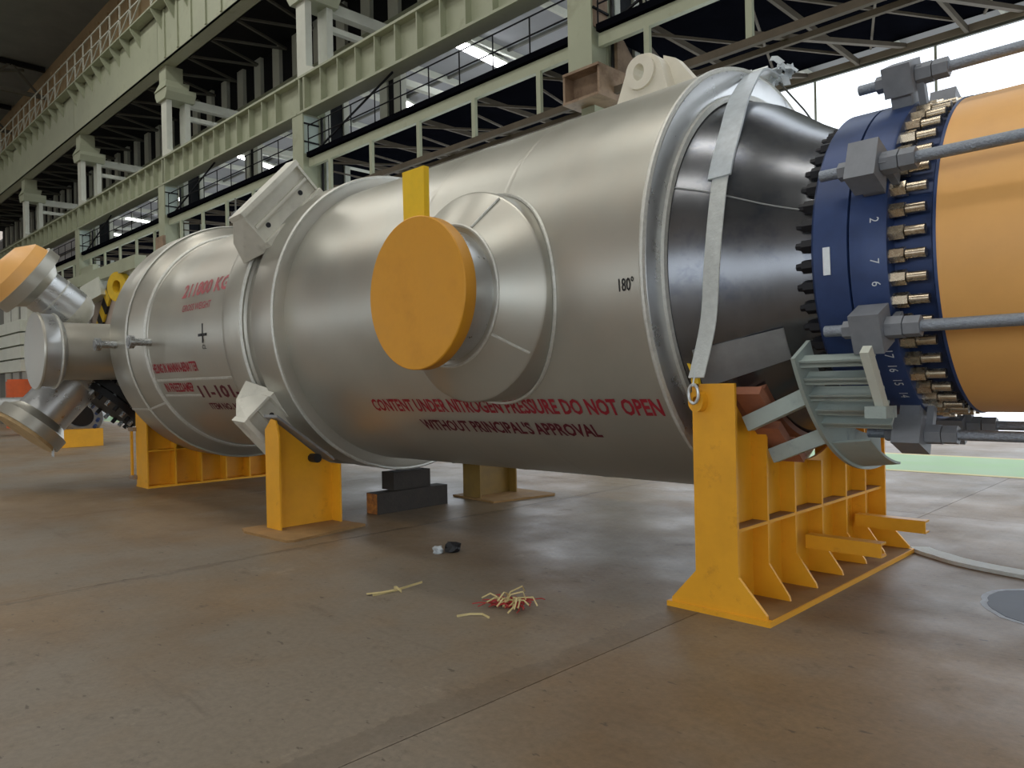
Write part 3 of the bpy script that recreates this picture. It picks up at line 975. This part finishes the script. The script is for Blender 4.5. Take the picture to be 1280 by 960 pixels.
n3, e3, d3 = branch((-14.02, 3.78, 2.90), (0, -.8, .6), .36, .66, .60, .2, 'upper_nozzle', 'silver branch nozzle slanting up')
MB().lathe((-14.02, 3.78, 2.90), (0, .8, -.6), [(0, .36), (.1, .345), (.2, .29), (.27, .18), (.3, 0)], 28).build('elbow_end', M_CREAM, n3)
MB().lathe(e3, d3, [(0, .56), (.18, .52), (.34, .3), (.38, 0)], 28).build('plastic_cover', M_ORANGE, n3, label='orange plastic cover over the flange')
n4, e4, d4 = branch((-14.2, 4.35, 2.3), (0, -.66, -.75), .40, 1.62, .55, .2, 'lower_nozzle', 'silver branch nozzle slanting down')
MB().lathe(e4, d4, [(0, .5), (.05, .5), (.05, 0)], 28).build('plywood_cover', M_PLY, n4, label='plywood cover on the flange face')
b = MB().ribbon([e4 + Vector((.25, .3, .62)), e4 + Vector((.25, .3, -.1)), e4 + Vector((.25, .3, -.42))], (1, 0, 0), .14, .004)
b.build('plastic_strip', M_PLASTIC, n4, label='cloudy plastic strip hanging down')


# ---- stencilled lettering wrapped on the shell
def lettering(txt, x0, x1, a_top, a_bot, m, parent, r=VR, name='stencil_text', off=.012, shear=0.0):
    cu = bpy.data.curves.new('txt', 'FONT')
    cu.body = txt
    cu.size = 1
    cu.offset = off
    cu.resolution_u = 2
    tmp = bpy.data.objects.new('txt', cu)
    COL.objects.link(tmp)
    bpy.context.view_layer.update()
    me = bpy.data.meshes.new_from_object(tmp.evaluated_get(bpy.context.evaluated_depsgraph_get()))
    bpy.data.objects.remove(tmp)
    n = len(me.vertices)
    co = np.zeros(n * 3)
    me.vertices.foreach_get('co', co)
    co = co.reshape(-1, 3)
    lo, hi = co[:, :2].min(0), co[:, :2].max(0)
    u = (co[:, 0] - lo[0]) / (hi[0] - lo[0])
    v = (co[:, 1] - lo[1]) / (hi[1] - lo[1])
    mb = MB()
    pts = []
    rr = r if callable(r) else (lambda x_: r)
    for a, c in zip(u, v):
        xx = x0 + (x1 - x0) * a + shear * (c - .5)
        pts.append(vp(xx, a_bot + (a_top - a_bot) * c, rr(xx) + .0035))
    mb.add(pts, [tuple(p.vertices) for p in me.polygons])
    bpy.data.meshes.remove(me)
    o = mb.build(name, m, parent, smooth=False)
    return o


lettering('CONTENT UNDER NITROGEN PRESSURE DO NOT OPEN', -6.38, -2.95, -32.6, -37.8, M_RED, V, off=.03)
lettering("WITHOUT PRINCIPAL'S APPROVAL", -5.78, -3.62, -41.0, -46.2, M_REDD, V, off=.03)
lettering('180°', -3.075, -2.95, -2.8, -6.0, M_BLK, V)
lettering('211800 KG', -10.5, -9.12, 23.5, 16.4, M_REDL, V, off=.03)
lettering('GROSS WEIGHT', -10.4, -9.5, 12.9, 9.6, M_REDL, V)
lettering('HELING IN MANNAN-BENATTER', -11.58, -10.03, -13.4, -18.2, M_RED, V, off=.03)
lettering('IN FREEZSAMEP', -11.4, -10.42, -23.6, -28.5, M_RED, V, off=.03)
lettering('11-101-', -10.3, -9.1, -25.3, -31.8, M_REDD, V, off=.035)
lettering('ITEM NO. MARK', -10.25, -9.1, -34.8, -38.6, M_REDD, V, off=.03)
lettering('CL', -9.74, -9.62, -6.6, -8.6, M_BLK, V)
b = MB().obox(vp(-9.70, -1.5, VR + .002), (.012, 0, 0), (0, 0, .125), (0, .003, 0))
b.build('centre_mark', M_BLK, V, smooth=False)
for dx in (-.07, .07):
    MB().obox(vp(-9.70 + dx, -2.2, VR + .004), (.05, 0, 0), (0, 0, .017), (0, .006, 0)).build('centre_mark', M_BLK, V, smooth=False)
# handwritten stud numbers on the flange, lying on their side
for txt, dg in (('2', 8), ('7', -5), ('6', -12), ('17', -36), ('16', -42), ('15', -48.5), ('14', -55.5)):
    def numb(txt, dg):
        cu = bpy.data.curves.new('txt', 'FONT')
        cu.body = txt
        cu.size = 1
        cu.resolution_u = 2
        tmp = bpy.data.objects.new('txt', cu)
        COL.objects.link(tmp)
        bpy.context.view_layer.update()
        me = bpy.data.meshes.new_from_object(tmp.evaluated_get(bpy.context.evaluated_depsgraph_get()))
        bpy.data.objects.remove(tmp)
        P = [v.co.copy() for v in me.vertices]
        mx = max(p.x for p in P)
        mb = MB()
        mb.add([vp(-1.66 + .075 * p.y, dg + (mx / 2 - p.x) * -3.6 * -1, 1.0885) for p in P], [tuple(f.vertices) for f in me.polygons])
        bpy.data.meshes.remove(me)
        mb.build('stud_number', M_WHITE, V, smooth=False)
    numb(txt, dg)

# ================================================================== SUPPORTS
# right saddle under the cone
SX = -2.575
T = thing('saddle_support', 'large yellow saddle with flared ribs under the dark cone at right', 'saddle', (SX, 5.786, 0))
MB().box((SX - .375, 4.43, 0), (SX + .375, 7.15, .035)).build('base_plate', [M_YELLOW], T, smooth=False)
MB().box((SX - .365, 4.48, .035), (SX + .365, 7.10, .038)).build('base_dust', M_DUSTB, T, smooth=False, label='dusty top of the base plate')
RY = [4.45, 4.93, 5.36, 5.83, 6.30, 6.72, 7.10]


def cradle(y):
    return VZ - math.sqrt(max(0.0, 1.42 ** 2 - (y - VY) ** 2))


poly = [(SX - .012, 4.476, .035), (SX - .012, 7.099, .035)]
for y in np.linspace(7.099, 4.476, 25):
    poly.append((SX - .012, float(y), min(1.5, cradle(float(y)))))
MB().prism(poly, (.024, 0, 0)).build('web', M_YELLOW, T, smooth=False)
for k, y in enumerate(RY):
    zt = cradle(min(max(y, 4.6), 7.0)) if 0 < k < 6 else 1.52
    hw, fw, fz = (.155, .345, .24) if k in (0, 6) else (.125, .275, .24)
    # web plate splits rib in two halves; a foot flares out at the bottom
    pr = MB()
    for s in (1, -1):
        pr.prism([(SX + s * .012, y, .035), (SX + s * fw, y, .035), (SX + s * (fw - .01), y, .07), (SX + s * hw, y, fz + .03), (SX + s * hw, y, zt), (SX + s * .012, y, zt)], (0, .022, 0))
    if k in (0, 6):
        pr = MB().prism([(SX - fw, y, .035), (SX + fw, y, .035), (SX + fw, y, .06), (SX + hw, y, .27), (SX + hw, y, zt), (SX - hw, y, zt), (SX - hw, y, .27), (SX - fw, y, .06)], (0, .025, 0))
    pr.build('rib', M_YELLOW, T, smooth=False)
for k in range(6):
    for s in (1, -1):
        xa, xb = sorted((SX + s * .013, SX + s * .125))
        MB().box((xa, RY[k] + .025, .545), (xb, RY[k + 1] - .002, .565)).build('shelf', [M_YELLOW], T, smooth=False)
        MB().box((xa + .005, RY[k] + .03, .5655), (xb - .005, RY[k + 1] - .006, .568)).build('shelf_dust', M_DUSTY, T, smooth=False, label='dusty top of the shelf')
cr = MB().lathe((SX, VY, VZ), (1, 0, 0), [(-.16, 1.405), (.16, 1.255), (.16, 1.215), (-.16, 1.365), (-.16, 1.405)], 40, a0=math.radians(180 + 42), a1=math.radians(360 - 42), ref=(0, 1, 0))
cr.build('cradle_plate', M_RUST, T, smooth=False, label='rust red cradle plate')
# packing pads between cradle and cone, reddish blocks under the cone
for k, (y, z) in enumerate([(4.72, 1.40), (4.98, 1.16), (5.2, 1.04)]):
    MB().obox((SX + .15, y, z), (.09, 0, 0), (0, .085, -.07), (0, .02, .024)).build('packing_block', M_RUST, T, smooth=False)
MB().prism([(SX - .155, 4.45, 1.5), (SX - .10, 4.45, 1.5), (SX - .12, 4.45, 1.62), (SX - .19, 4.45, 1.66), (SX - .165, 4.45, 1.6)], (0, .03, 0)).build('guide_ear', M_YELLOWB, T, smooth=False)
ear = plate_with_hole([(SX - .09 + .055 * math.cos(t), 1.405 + .07 * math.sin(t)) for t in np.linspace(0, 2 * PI, 20)[:-1]],
                      [(SX - .09 + .02 * math.cos(t), 1.415 + .024 * math.sin(t)) for t in np.linspace(0, 2 * PI, 12)[:-1]], 4.38, 4.45)
ear.build('anchor_lug', M_YELLOW, T, smooth=False)
for (ya, dz) in ((5.52, .28), (6.48, .30)):
    c = MB().box((SX + .125, ya, dz), (SX + .66, ya + .016, dz + .10)).box((SX + .125, ya + .0161, dz + .085), (SX + .66, ya + .10, dz + .10)).box((SX + .125, ya + .0161, dz), (SX + .66, ya + .10, dz + .014))
    c.build('outrigger_channel', M_YELLOW, T, smooth=False)

# steel sheet lying on the saddle end against the cone
sx0, sx1 = -2.75, -2.24
pts = []
nseg = 6
vs, fs = [], []
for i in range(nseg + 1):
    dg = -24.0 - 12.0 * i / nseg
    for x_ in (sx0, sx1):
        for e in (.012, .022):
            vs.append(vp(x_, dg, coneR(x_) + e + .012))
mbs = MB()
for i in range(nseg):
    o = 4 * i
    fs += [(o, o + 4, o + 6, o + 2), (o + 1, o + 3, o + 7, o + 5), (o, o + 1, o + 5, o + 4), (o + 2, o + 6, o + 7, o + 3)]
fs += [(0, 2, 3, 1), (4 * nseg, 4 * nseg + 1, 4 * nseg + 3, 4 * nseg + 2)]
mbs.add(vs, fs)
tag(mbs.build('steel_sheet', M_SHEET, None, smooth=False), 'grey steel sheet wedged between the yellow saddle top and the dark cone', 'sheet')

# pale grey fin rack beside the flange and its two braces
T = thing('fin_rack', 'pale grey crescent plate with horizontal fins beside the navy flange', 'rack', (-2.0, 5.1, 1.0))
b = MB().lathe((0, VY, VZ), (1, 0, 0), [(-2.065, 1.19), (-2.065, 1.45), (-2.04, 1.45), (-2.04, 1.19), (-2.065, 1.19)], 30, a0=math.radians(180 + 27), a1=math.radians(180 + 96), ref=(0, 1, 0))
b.build('crescent_plate', M_RACK, T, smooth=False)
for k in range(5):
    dg = -29.5 - 5.2 * k
    a = math.radians(dg)
    ro = Vector((0, -math.cos(a), math.sin(a)))
    MB().obox(vp(-1.83, dg, 1.36), (.21, 0, 0), ro * .05, Vector((0, math.sin(a), math.cos(a))) * .010).obox(vp(-1.83, dg, 1.405), (.21, 0, 0), ro * .005, Vector((0, math.sin(a), math.cos(a))) * .024).build('fin', M_RACK, T, smooth=False)
MB().beam((-1.605, 4.45, 1.70), (-1.605, 4.72, 1.33), .07, .05, up=(1, 0, 0)).build('end_bar', M_GREENW, T, smooth=False)
MB().box((-1.68, 4.62, 1.30), (-1.56, 4.80, 1.37)).build('end_clip', M_RACK, T, smooth=False)
b = MB().lathe((0, VY, VZ), (1, 0, 0), [(-2.04, 1.43), (-1.80, 1.40), (-1.80, 1.385), (-2.04, 1.415), (-2.04, 1.43)], 20, a0=math.radians(180 + 58), a1=math.radians(180 + 82), ref=(0, 1, 0))
b.build('curved_skin', M_RACK, T, smooth=False)
for k, (p0, p1, lab) in enumerate([((-2.47, 4.68, 1.245), (-2.06, 4.70, 1.435), 'upper pale grey channel brace from saddle to the finned rack'),
                                   ((-2.44, 4.98, 1.01), (-2.06, 5.0, 1.17), 'lower pale grey channel brace from saddle to the finned rack')]):
    p0, p1 = Vector(p0), Vector(p1)
    d = (p1 - p0).normalized()
    up = Vector((0, 1, 0)).cross(d) * -1
    b = MB().beam(p0, p1, .012, .10, up=up if up.z > 0 else -up)
    b.beam(p0 + Vector((0, .04, 0)) + up * .045 * (1 if up.z > 0 else -1), p1 + Vector((0, .04, 0)) + up * .045 * (1 if up.z > 0 else -1), .09, .012, up=up)
    b.beam(p0 + Vector((0, .04, 0)) - up * .045 * (1 if up.z > 0 else -1), p1 + Vector((0, .04, 0)) - up * .045 * (1 if up.z > 0 else -1), .09, .012, up=up)
    tag(b.build('channel_brace', M_RACK, None, smooth=False), lab, 'brace', 'rack braces')

# yellow posts under the stiffening rings


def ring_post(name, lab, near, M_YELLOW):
    s = 1 if near else -1
    Y = (lambda y: y) if near else (lambda y: 2 * VY - y)
    t = thing(name, lab, 'post', (-7.6, Y(4.3), 0))
    base = [(-8.02, Y(4.72), 0), (-7.98, Y(3.78), 0), (-7.80, Y(3.72), 0), (-6.98, Y(3.76), 0), (-6.93, Y(3.83), 0), (-7.12, Y(4.80), 0)]
    MB().prism(base, (0, 0, .025)).build('base_plate', M_DUSTB, t, smooth=False)
    ya, yb = sorted((Y(3.98), Y(4.0)))
    MB().prism([(-7.80, ya, .025), (-7.50, ya, .025), (-7.50, ya, 1.02), (-7.56, ya, 1.20), (-7.66, ya, 1.22), (-7.80, ya, 1.10)], (0, yb - ya, 0)).build('flange', M_YELLOW, t, smooth=False)
    ya, yb = sorted((Y(4.70), Y(4.72)))
    MB().box((-7.80, ya, .025), (-7.46, yb, .68)).build('flange', M_YELLOW, t, smooth=False)
    MB().prism([(-7.655, Y(4.0), .025), (-7.655, Y(4.70), .025), (-7.655, Y(4.70), .68), (-7.655, Y(4.58), .74), (-7.655, Y(4.0), 1.20)], (.02, 0, 0)).build('web', M_YELLOW, t, smooth=False)
    MB().prism([(-7.80, Y(3.97), 1.235), (-7.80, Y(4.66), .72), (-7.5, Y(4.66), .72), (-7.5, Y(3.97), 1.235)], (0, 0, .03)).build('seat_plate', M_SHEET, t, smooth=False)
    MB().tube((-7.64, Y(4.45), .76), (-7.50, Y(4.45), .76), .05, 10).build('bolt', M_BLK, t)


ring_post('support_post', 'short yellow steel post with wide base plate under the near side of the rings', True, M_YELLOW)
ring_post('support_post', 'shadowed yellow post on a base plate beneath the far underside of the vessel', False, M_SHADEDY)

# left saddle
LX = -12.82
T = thing('saddle_support', 'orange yellow saddle with square bays under the left end of the vessel', 'saddle', (LX, 5.786, 0))
MB().box((LX - .26, 4.42, 0), (LX + .26, 7.15, .03)).build('base_plate', M_YELLOW, T, smooth=False)


def cradle2(y):
    return VZ - math.sqrt(max(0.0, 1.5 ** 2 - (y - VY) ** 2))


poly = [(LX - .012, 4.44, .03), (LX - .012, 7.13, .03)] + [(LX - .012, float(y), min(1.30, cradle2(float(y)))) for y in np.linspace(7.13, 4.44, 25)]
MB().prism(poly, (.024, 0, 0)).build('web', M_YELLOW, T, smooth=False)
LY = [4.42, 4.86, 5.28, 5.70, 6.12, 6.54, 7.11]
for k, y in enumerate(LY):
    zt = 1.22 if k in (0, 6) else min(1.3, cradle2(y))
    MB().box((LX - .235, y, .03), (LX + .235, y + .022, zt)).build('rib', M_YELLOW, T, smooth=False)
for k in range(6):
    zt = .58
    if cradle2(LY[k + 1]) > .62 or True:
        MB().box((LX + .013, LY[k] + .022, zt), (LX + .23, LY[k + 1], zt + .02)).build('shelf', M_YELLOW, T, smooth=False)
        MB().box((LX - .23, LY[k] + .022, zt), (LX - .013, LY[k + 1], zt + .02)).build('shelf', M_YELLOW, T, smooth=False)
for z in (.12, .90):
    MB().box((LX - .42, 4.36, z), (LX - .2, 4.42, z + .06)).build('side_clip', M_RUSTY, T, smooth=False)
MB().box((LX - .36, 4.37, .16), (LX - .30, 4.40, .92)).build('side_bar', M_YELLOW, T, smooth=False)

# timber sleepers
b = MB().box((-7.82, 5.30, 0), (-7.60, 6.40, .25))
b.m = 1
b.box((-7.815, 5.295, .004), (-7.605, 5.30, .246))
tag(b.build('timber_block', [M_TIMBER, M_TIMBERE], None, smooth=False), 'dark timber sleeper with orange cut end on the floor under the rings', 'timber', 'timber packing')
b = MB().box((-7.95, 5.62, .25), (-7.70, 6.2, .47))
tag(b.build('timber_block', M_TIMBER, None, smooth=False), 'short black timber block on top of the sleeper', 'timber', 'timber packing')

# ================================================================== SLING, SHACKLE
path = [(-2.665, 4.36, 1.50), (-2.672, 4.44, 1.62), (-2.61, 4.475, 1.94), (-2.565, 4.455, 2.30), (-2.555, 4.50, 2.62), (-2.568, 4.61, 2.94), (-2.60, 4.82, 3.27), (-2.68, 5.10, 3.57), (-2.80, 5.55, 3.90), (-2.87, 5.86, 4.035), (-2.88, 6.08, 4.05)]
from mathutils import geometry as _g


def smooth_path(P, n=6):
    P = [Vector(p) for p in P]
    out = []
    for i in range(len(P) - 1):
        a, b_, c, d = P[max(i - 1, 0)], P[i], P[i + 1], P[min(i + 2, len(P) - 1)]
        for t in range(n):
            t /= n
            out.append(.5 * ((2 * b_) + (c - a) * t + (2 * a - 5 * b_ + 4 * c - d) * t * t + (3 * b_ - a - 3 * c + d) * t ** 3))
    out.append(P[-1])
    return out


sp = smooth_path(path)
T = thing('lashing_strap', 'white webbing strap from the yellow saddle up over the silver end rim', 'strap', (-2.66, 4.40, 1.5))
k1 = int(len(sp) * .52)
MB().ribbon(sp[4:k1 + 2], (1, 0, 0), .115, .010).build('webbing', M_WEB, T)
MB().ribbon([p + Vector((.0, -.012, .006)) for p in sp[k1 - 2:]], (1, 0, 0), [.165 - .004 * max(0, i - 14) for i in range(len(sp[k1 - 2:]))], .016).build('protective_sleeve', M_PLASTIC, T, label='cloudy plastic sleeve on the upper strap')
tf = MB()
for k in range(14):
    c = Vector((-2.86 + random.uniform(-.03, .09), 6.10 + random.uniform(-.10, .10), 4.08 + random.uniform(-.07, .07)))
    d = Vector((random.uniform(-1, 1), random.uniform(-1, 1), random.uniform(-1, 1))).normalized()
    tf.ribbon([c, c + d * .06 + Vector((0, 0, .02)), c + d * .11], d.orthogonal(), .06, .006)
tf.build('crumpled_end', M_PLASTIC, T, smooth=False)
rp = MB().path([(-2.86, 6.12, 4.02), (-2.80, 6.45, 3.86), (-2.6, 6.7, 3.45)], .008, 6)
rp.build('tail_cord', M_DKGR, T)
pin = MB().tube((-2.93, 5.76, 4.02), (-2.80, 5.80, 4.035), .018, 8).tube((-2.95, 5.755, 4.018), (-2.92, 5.765, 4.02), .03, 8)
pin.build('pin', M_GALV, T)
T = thing('shackle', 'small galvanised shackle hooked in the yellow anchor lug', 'shackle', (-2.665, 4.38, 1.42))
b = MB().path([(-2.665 + .036 * math.cos(t), 4.36 + .0 * t, 1.455 + .062 * math.sin(t)) for t in np.linspace(0, 2 * PI, 21)], .0105, 8)
b.build('bow', M_GALV, T)
b = MB().path([(-2.665, 4.355, 1.505), (-2.662, 4.36, 1.54), (-2.66, 4.375, 1.60)], .006, 6)
b.build('hook_wire', M_GALV, T)

# ================================================================== FLOOR ITEMS
pts = smooth_path([(-2.19, 7.25, .02), (-2.10, 7.16, .017), (-1.98, 7.08, .016), (-1.75, 6.93, .016), (-1.30, 6.80, .016), (-.7, 6.72, .016), (0.2, 6.8, .016)])
tag(MB().ribbon(pts, (0, 1, 0), .17, .03).build('flat_strap', M_WEB, None), 'flat white strap trailing over the floor to the right', 'strap')
b = MB()
random.seed(3)
N = 40
rim = [(.95 + .06 * math.sin(3 * t + 1) + .03 * random.random()) for t in np.linspace(0, 2 * PI, N + 1)[:-1]]


def blob(s, z0, z1):
    vs = [(-.85 + .63 * s * r * math.cos(2 * PI * i / N), 6.0 + .52 * s * r * math.sin(2 * PI * i / N), z) for z in (z0, z1) for i, r in enumerate(rim)]
    fs = [tuple(range(N, 2 * N))] + [(i, (i + 1) % N, N + (i + 1) % N, N + i) for i in range(N)]
    return vs, fs


T = thing('water_puddle', 'dark drying puddle with a pale rim on the floor at right', 'puddle', (-.85, 6.0, 0))
MB().add(*blob(1.0, 0, .0015)).build('dried_rim', M_SALT, T, smooth=False)
MB().add(*blob(.93, .0015, .003)).build('wet_patch', M_GROUNDWET, T, smooth=False)


def wisps(name, lab, cat, spec, c, parts):
    t = thing(name, lab, cat, c)
    for (n, m, L, r, up) in parts:
        b = MB()
        for k in range(n):
            a = random.uniform(0, 2 * PI)
            q = Vector(c) + Vector((random.uniform(-spec, spec), random.uniform(-spec, spec), .004))
            d = Vector((math.cos(a), math.sin(a), 0))
            l = L * random.uniform(.6, 1.1)
            h = up * random.uniform(.3, 1)
            b.path([q, q + d * l * .35 + Vector((0, 0, h * .8)), q + d * l * .75 + Vector((.02, .01, h)), q + d * l + Vector((0, 0, h * .5))], r, 5)
        b.build('strand_' + ('red' if m is M_REDST else 'straw'), m, t)
    return t


wisps('strand_tangle', 'tangle of red strands with pale straw strips on the floor', 'litter', .07, (-3.78, 3.72, 0), [(46, M_REDST, .17, .004, .04), (11, M_STRAW, .24, .006, .13)])
b = MB()
c = Vector((-4.68, 3.42, .008))
b.ribbon([c + Vector((-.02, -.2, 0)), c, c + Vector((.06, .2, .03))], (0, 0, 1), .016, .005).ribbon([c + Vector((-.07, .03, 0)), c + Vector((0, 0, .02)), c + Vector((.09, -.02, .01))], (0, 0, 1), .02, .005)
b.ribbon([c + Vector((-.07, -.22, .004)), c + Vector((-.02, -.12, .004)), c + Vector((.0, -.02, .004))], (1, 0, 0), .03, .004)
tag(b.build('straw_scrap', M_STRAW, None), 'pale straw scrap lying left of the red tangle', 'litter')
b = MB().ribbon([(-3.85, 3.30, .006), (-3.80, 3.38, .012), (-3.74, 3.43, .012), (-3.66, 3.42, .006)], (0, 0, 1), .014, .005)
tag(b.build('straw_sliver', M_STRAW, None), 'thin yellow sliver in front of the red tangle', 'litter')
T = thing('crumpled_wrapper', 'crumpled dark and pale wrapper on the floor before the timber', 'litter', (-5.4, 4.5, 0))
random.seed(11)


def crumple(c, s, m, nm):
    bm = bmesh.new()
    bmesh.ops.create_icosphere(bm, subdivisions=2, radius=s)
    for v in bm.verts:
        v.co *= random.uniform(.6, 1.15)
        v.co.z = max(v.co.z * .75, -s * .5)
    bm.verts.index_update()
    b = MB().add([v.co + Vector(c) + Vector((0, 0, s * .5)) for v in bm.verts], [[v.index for v in f.verts] for f in bm.faces])
    bm.free()
    b.build(nm, m, T, smooth=False)


crumple((-5.37, 4.57, 0), .085, M_BLK, 'dark_foil')
crumple((-5.42, 4.44, 0), .06, M_PLASTIC, 'pale_foil')

# ================================================================== BACKGROUND AT LEFT
# stud flanged spool on an orange cradle
T = thing('pipe_spool', 'grey studded pipe spool on an orange cradle far behind the lower nozzle', 'pipe', (-24.3, 6.6, 0))
c0 = Vector((-24.3, 6.75, .95))
d = Vector((.55, -.35, -.25)).normalized()
MB().tube(c0 + d * .0, c0 - d * 1.6, .42, 24).build('barrel', M_LUG, T)
MB().lathe(c0, d, [(0, .36), (0, .62), (.18, .62), (.18, .38), (.02, .36)], 32).build('spool_flange', M_SHEET, T)
MB().tube(c0 + d * .1, c0 + d * .12, .38, 24).build('bore', M_DKHOLE, T)
u = d.orthogonal().normalized()
v_ = d.cross(u)
for k in range(14):
    q = c0 + (u * math.cos(2 * PI * k / 14) + v_ * math.sin(2 * PI * k / 14)) * .5
    MB().tube(q + d * .18, q + d * .3, .05, 8).build('stud', M_NAVY, T)
MB().box((-24.75, 6.0, 0), (-23.9, 7.2, .5)).build('cradle', M_YELLOW, T, smooth=False)
T = thing('steel_pipe', 'pale grey pipe with studded joint at the far left edge', 'pipe', (-33, 6.5, 0))
MB().tube((-33, 5.4, 1.0), (-33, 9.0, 1.0), .42, 20).build('barrel', M_SILVERB, T)
MB().tube((-33, 8.2, 1.0), (-33, 8.45, 1.0), .62, 24).build('pipe_flange', M_SILVER, T)
for k in range(12):
    a = 2 * PI * k / 12
    MB().tube((-33 + .53 * math.cos(a), 8.45, 1 + .53 * math.sin(a)), (-33 + .53 * math.cos(a), 8.62, 1 + .53 * math.sin(a)), .06, 8).build('stud', M_BLK, T)
for y in (5.7, 8.0):
    MB().box((-33.4, y, 0), (-32.6, y + .3, .62)).build('cradle', M_RUSTY, T, smooth=False)
# slatted grey machine at the left edge
T = thing('slatted_machine', 'pale grey machine with horizontal slots behind the round nozzle cap', 'machine', (-42, 9.4, 0))
for k, x_ in enumerate((-45.6, -44.0, -42.2)):
    MB().box((x_, 9.2, 0), (x_ + 1.2, 10.0, 6.0)).build('upright', M_MACH, T, smooth=False)
for k in range(4):
    MB().box((-47, 8.9, 2.6 + .62 * k), (-41.0, 9.2, 3.14 + .62 * k)).build('slat', M_GREENW, T, smooth=False)
MB().box((-47, 9.25, .0), (-41.2, 9.9, 6)).build('cabinet', M_DKGR, T, smooth=False)
tag(MB().tube((-40.3, 8.7, 0), (-40.3, 8.7, 2.1), .55, 20).tube((-40.3, 8.7, 2.1), (-40.3, 8.7, 2.2), .5, 20).build('drum', M_ORED, None), 'orange red drum beside the slatted machine', 'drum')
# hoist block with hazard stripes
T = thing('machine_cabin', 'pinkish grey machine cabin with yellow and black hazard stripes behind the left end', 'machine', (-42, 12.5, 0))
MB().box((-50, 12.6, 2.0), (-33.5, 14.0, 6.7)).build('cabin', M_WALL, T, smooth=False)
MB().box((-49.5, 12.8, 0), (-47.5, 13.8, 2.0)).build('pedestal', M_DKGR, T, smooth=False)
for k in range(6):
    MB().obox((-41.9 + .36 * k, 12.52, 4.75 + .36 * k), (.18, 0, .18), (0, .05, 0), (-.26, 0, .26)).build('stripe', M_HAZY if k % 2 == 0 else M_BLK, T, smooth=False)
MB().obox((-41.6, 12.3, 6.6), (.8, .2, .2), (-.1, .25, 0), (-.2, 0, .45)).build('motor', M_GREENW, T, smooth=False)
MB().lathe((-38.4, 12.4, 6.5), (.3, -1, 0), [(-.15, .6), (-.15, .7), (.15, .7), (.15, .3), (-.15, .3)], 20).build('sheave', M_HAZY, T)
MB().tube((-43.2, 12.4, 5.0), (-43.2, 12.4, 6.0), .16, 10).build('hook', M_CHROME, T)
MB().box((-48, 12.3, 7.1), (-36, 12.8, 7.7)).build('top_beam', M_GREEN, T, smooth=False)
MB().box((-47.5, 12.4, 6.7), (-47.1, 12.8, 7.1)).box((-37, 12.4, 6.7), (-36.6, 12.8, 7.1)).build('beam_foot', M_GREEN, T, smooth=False)
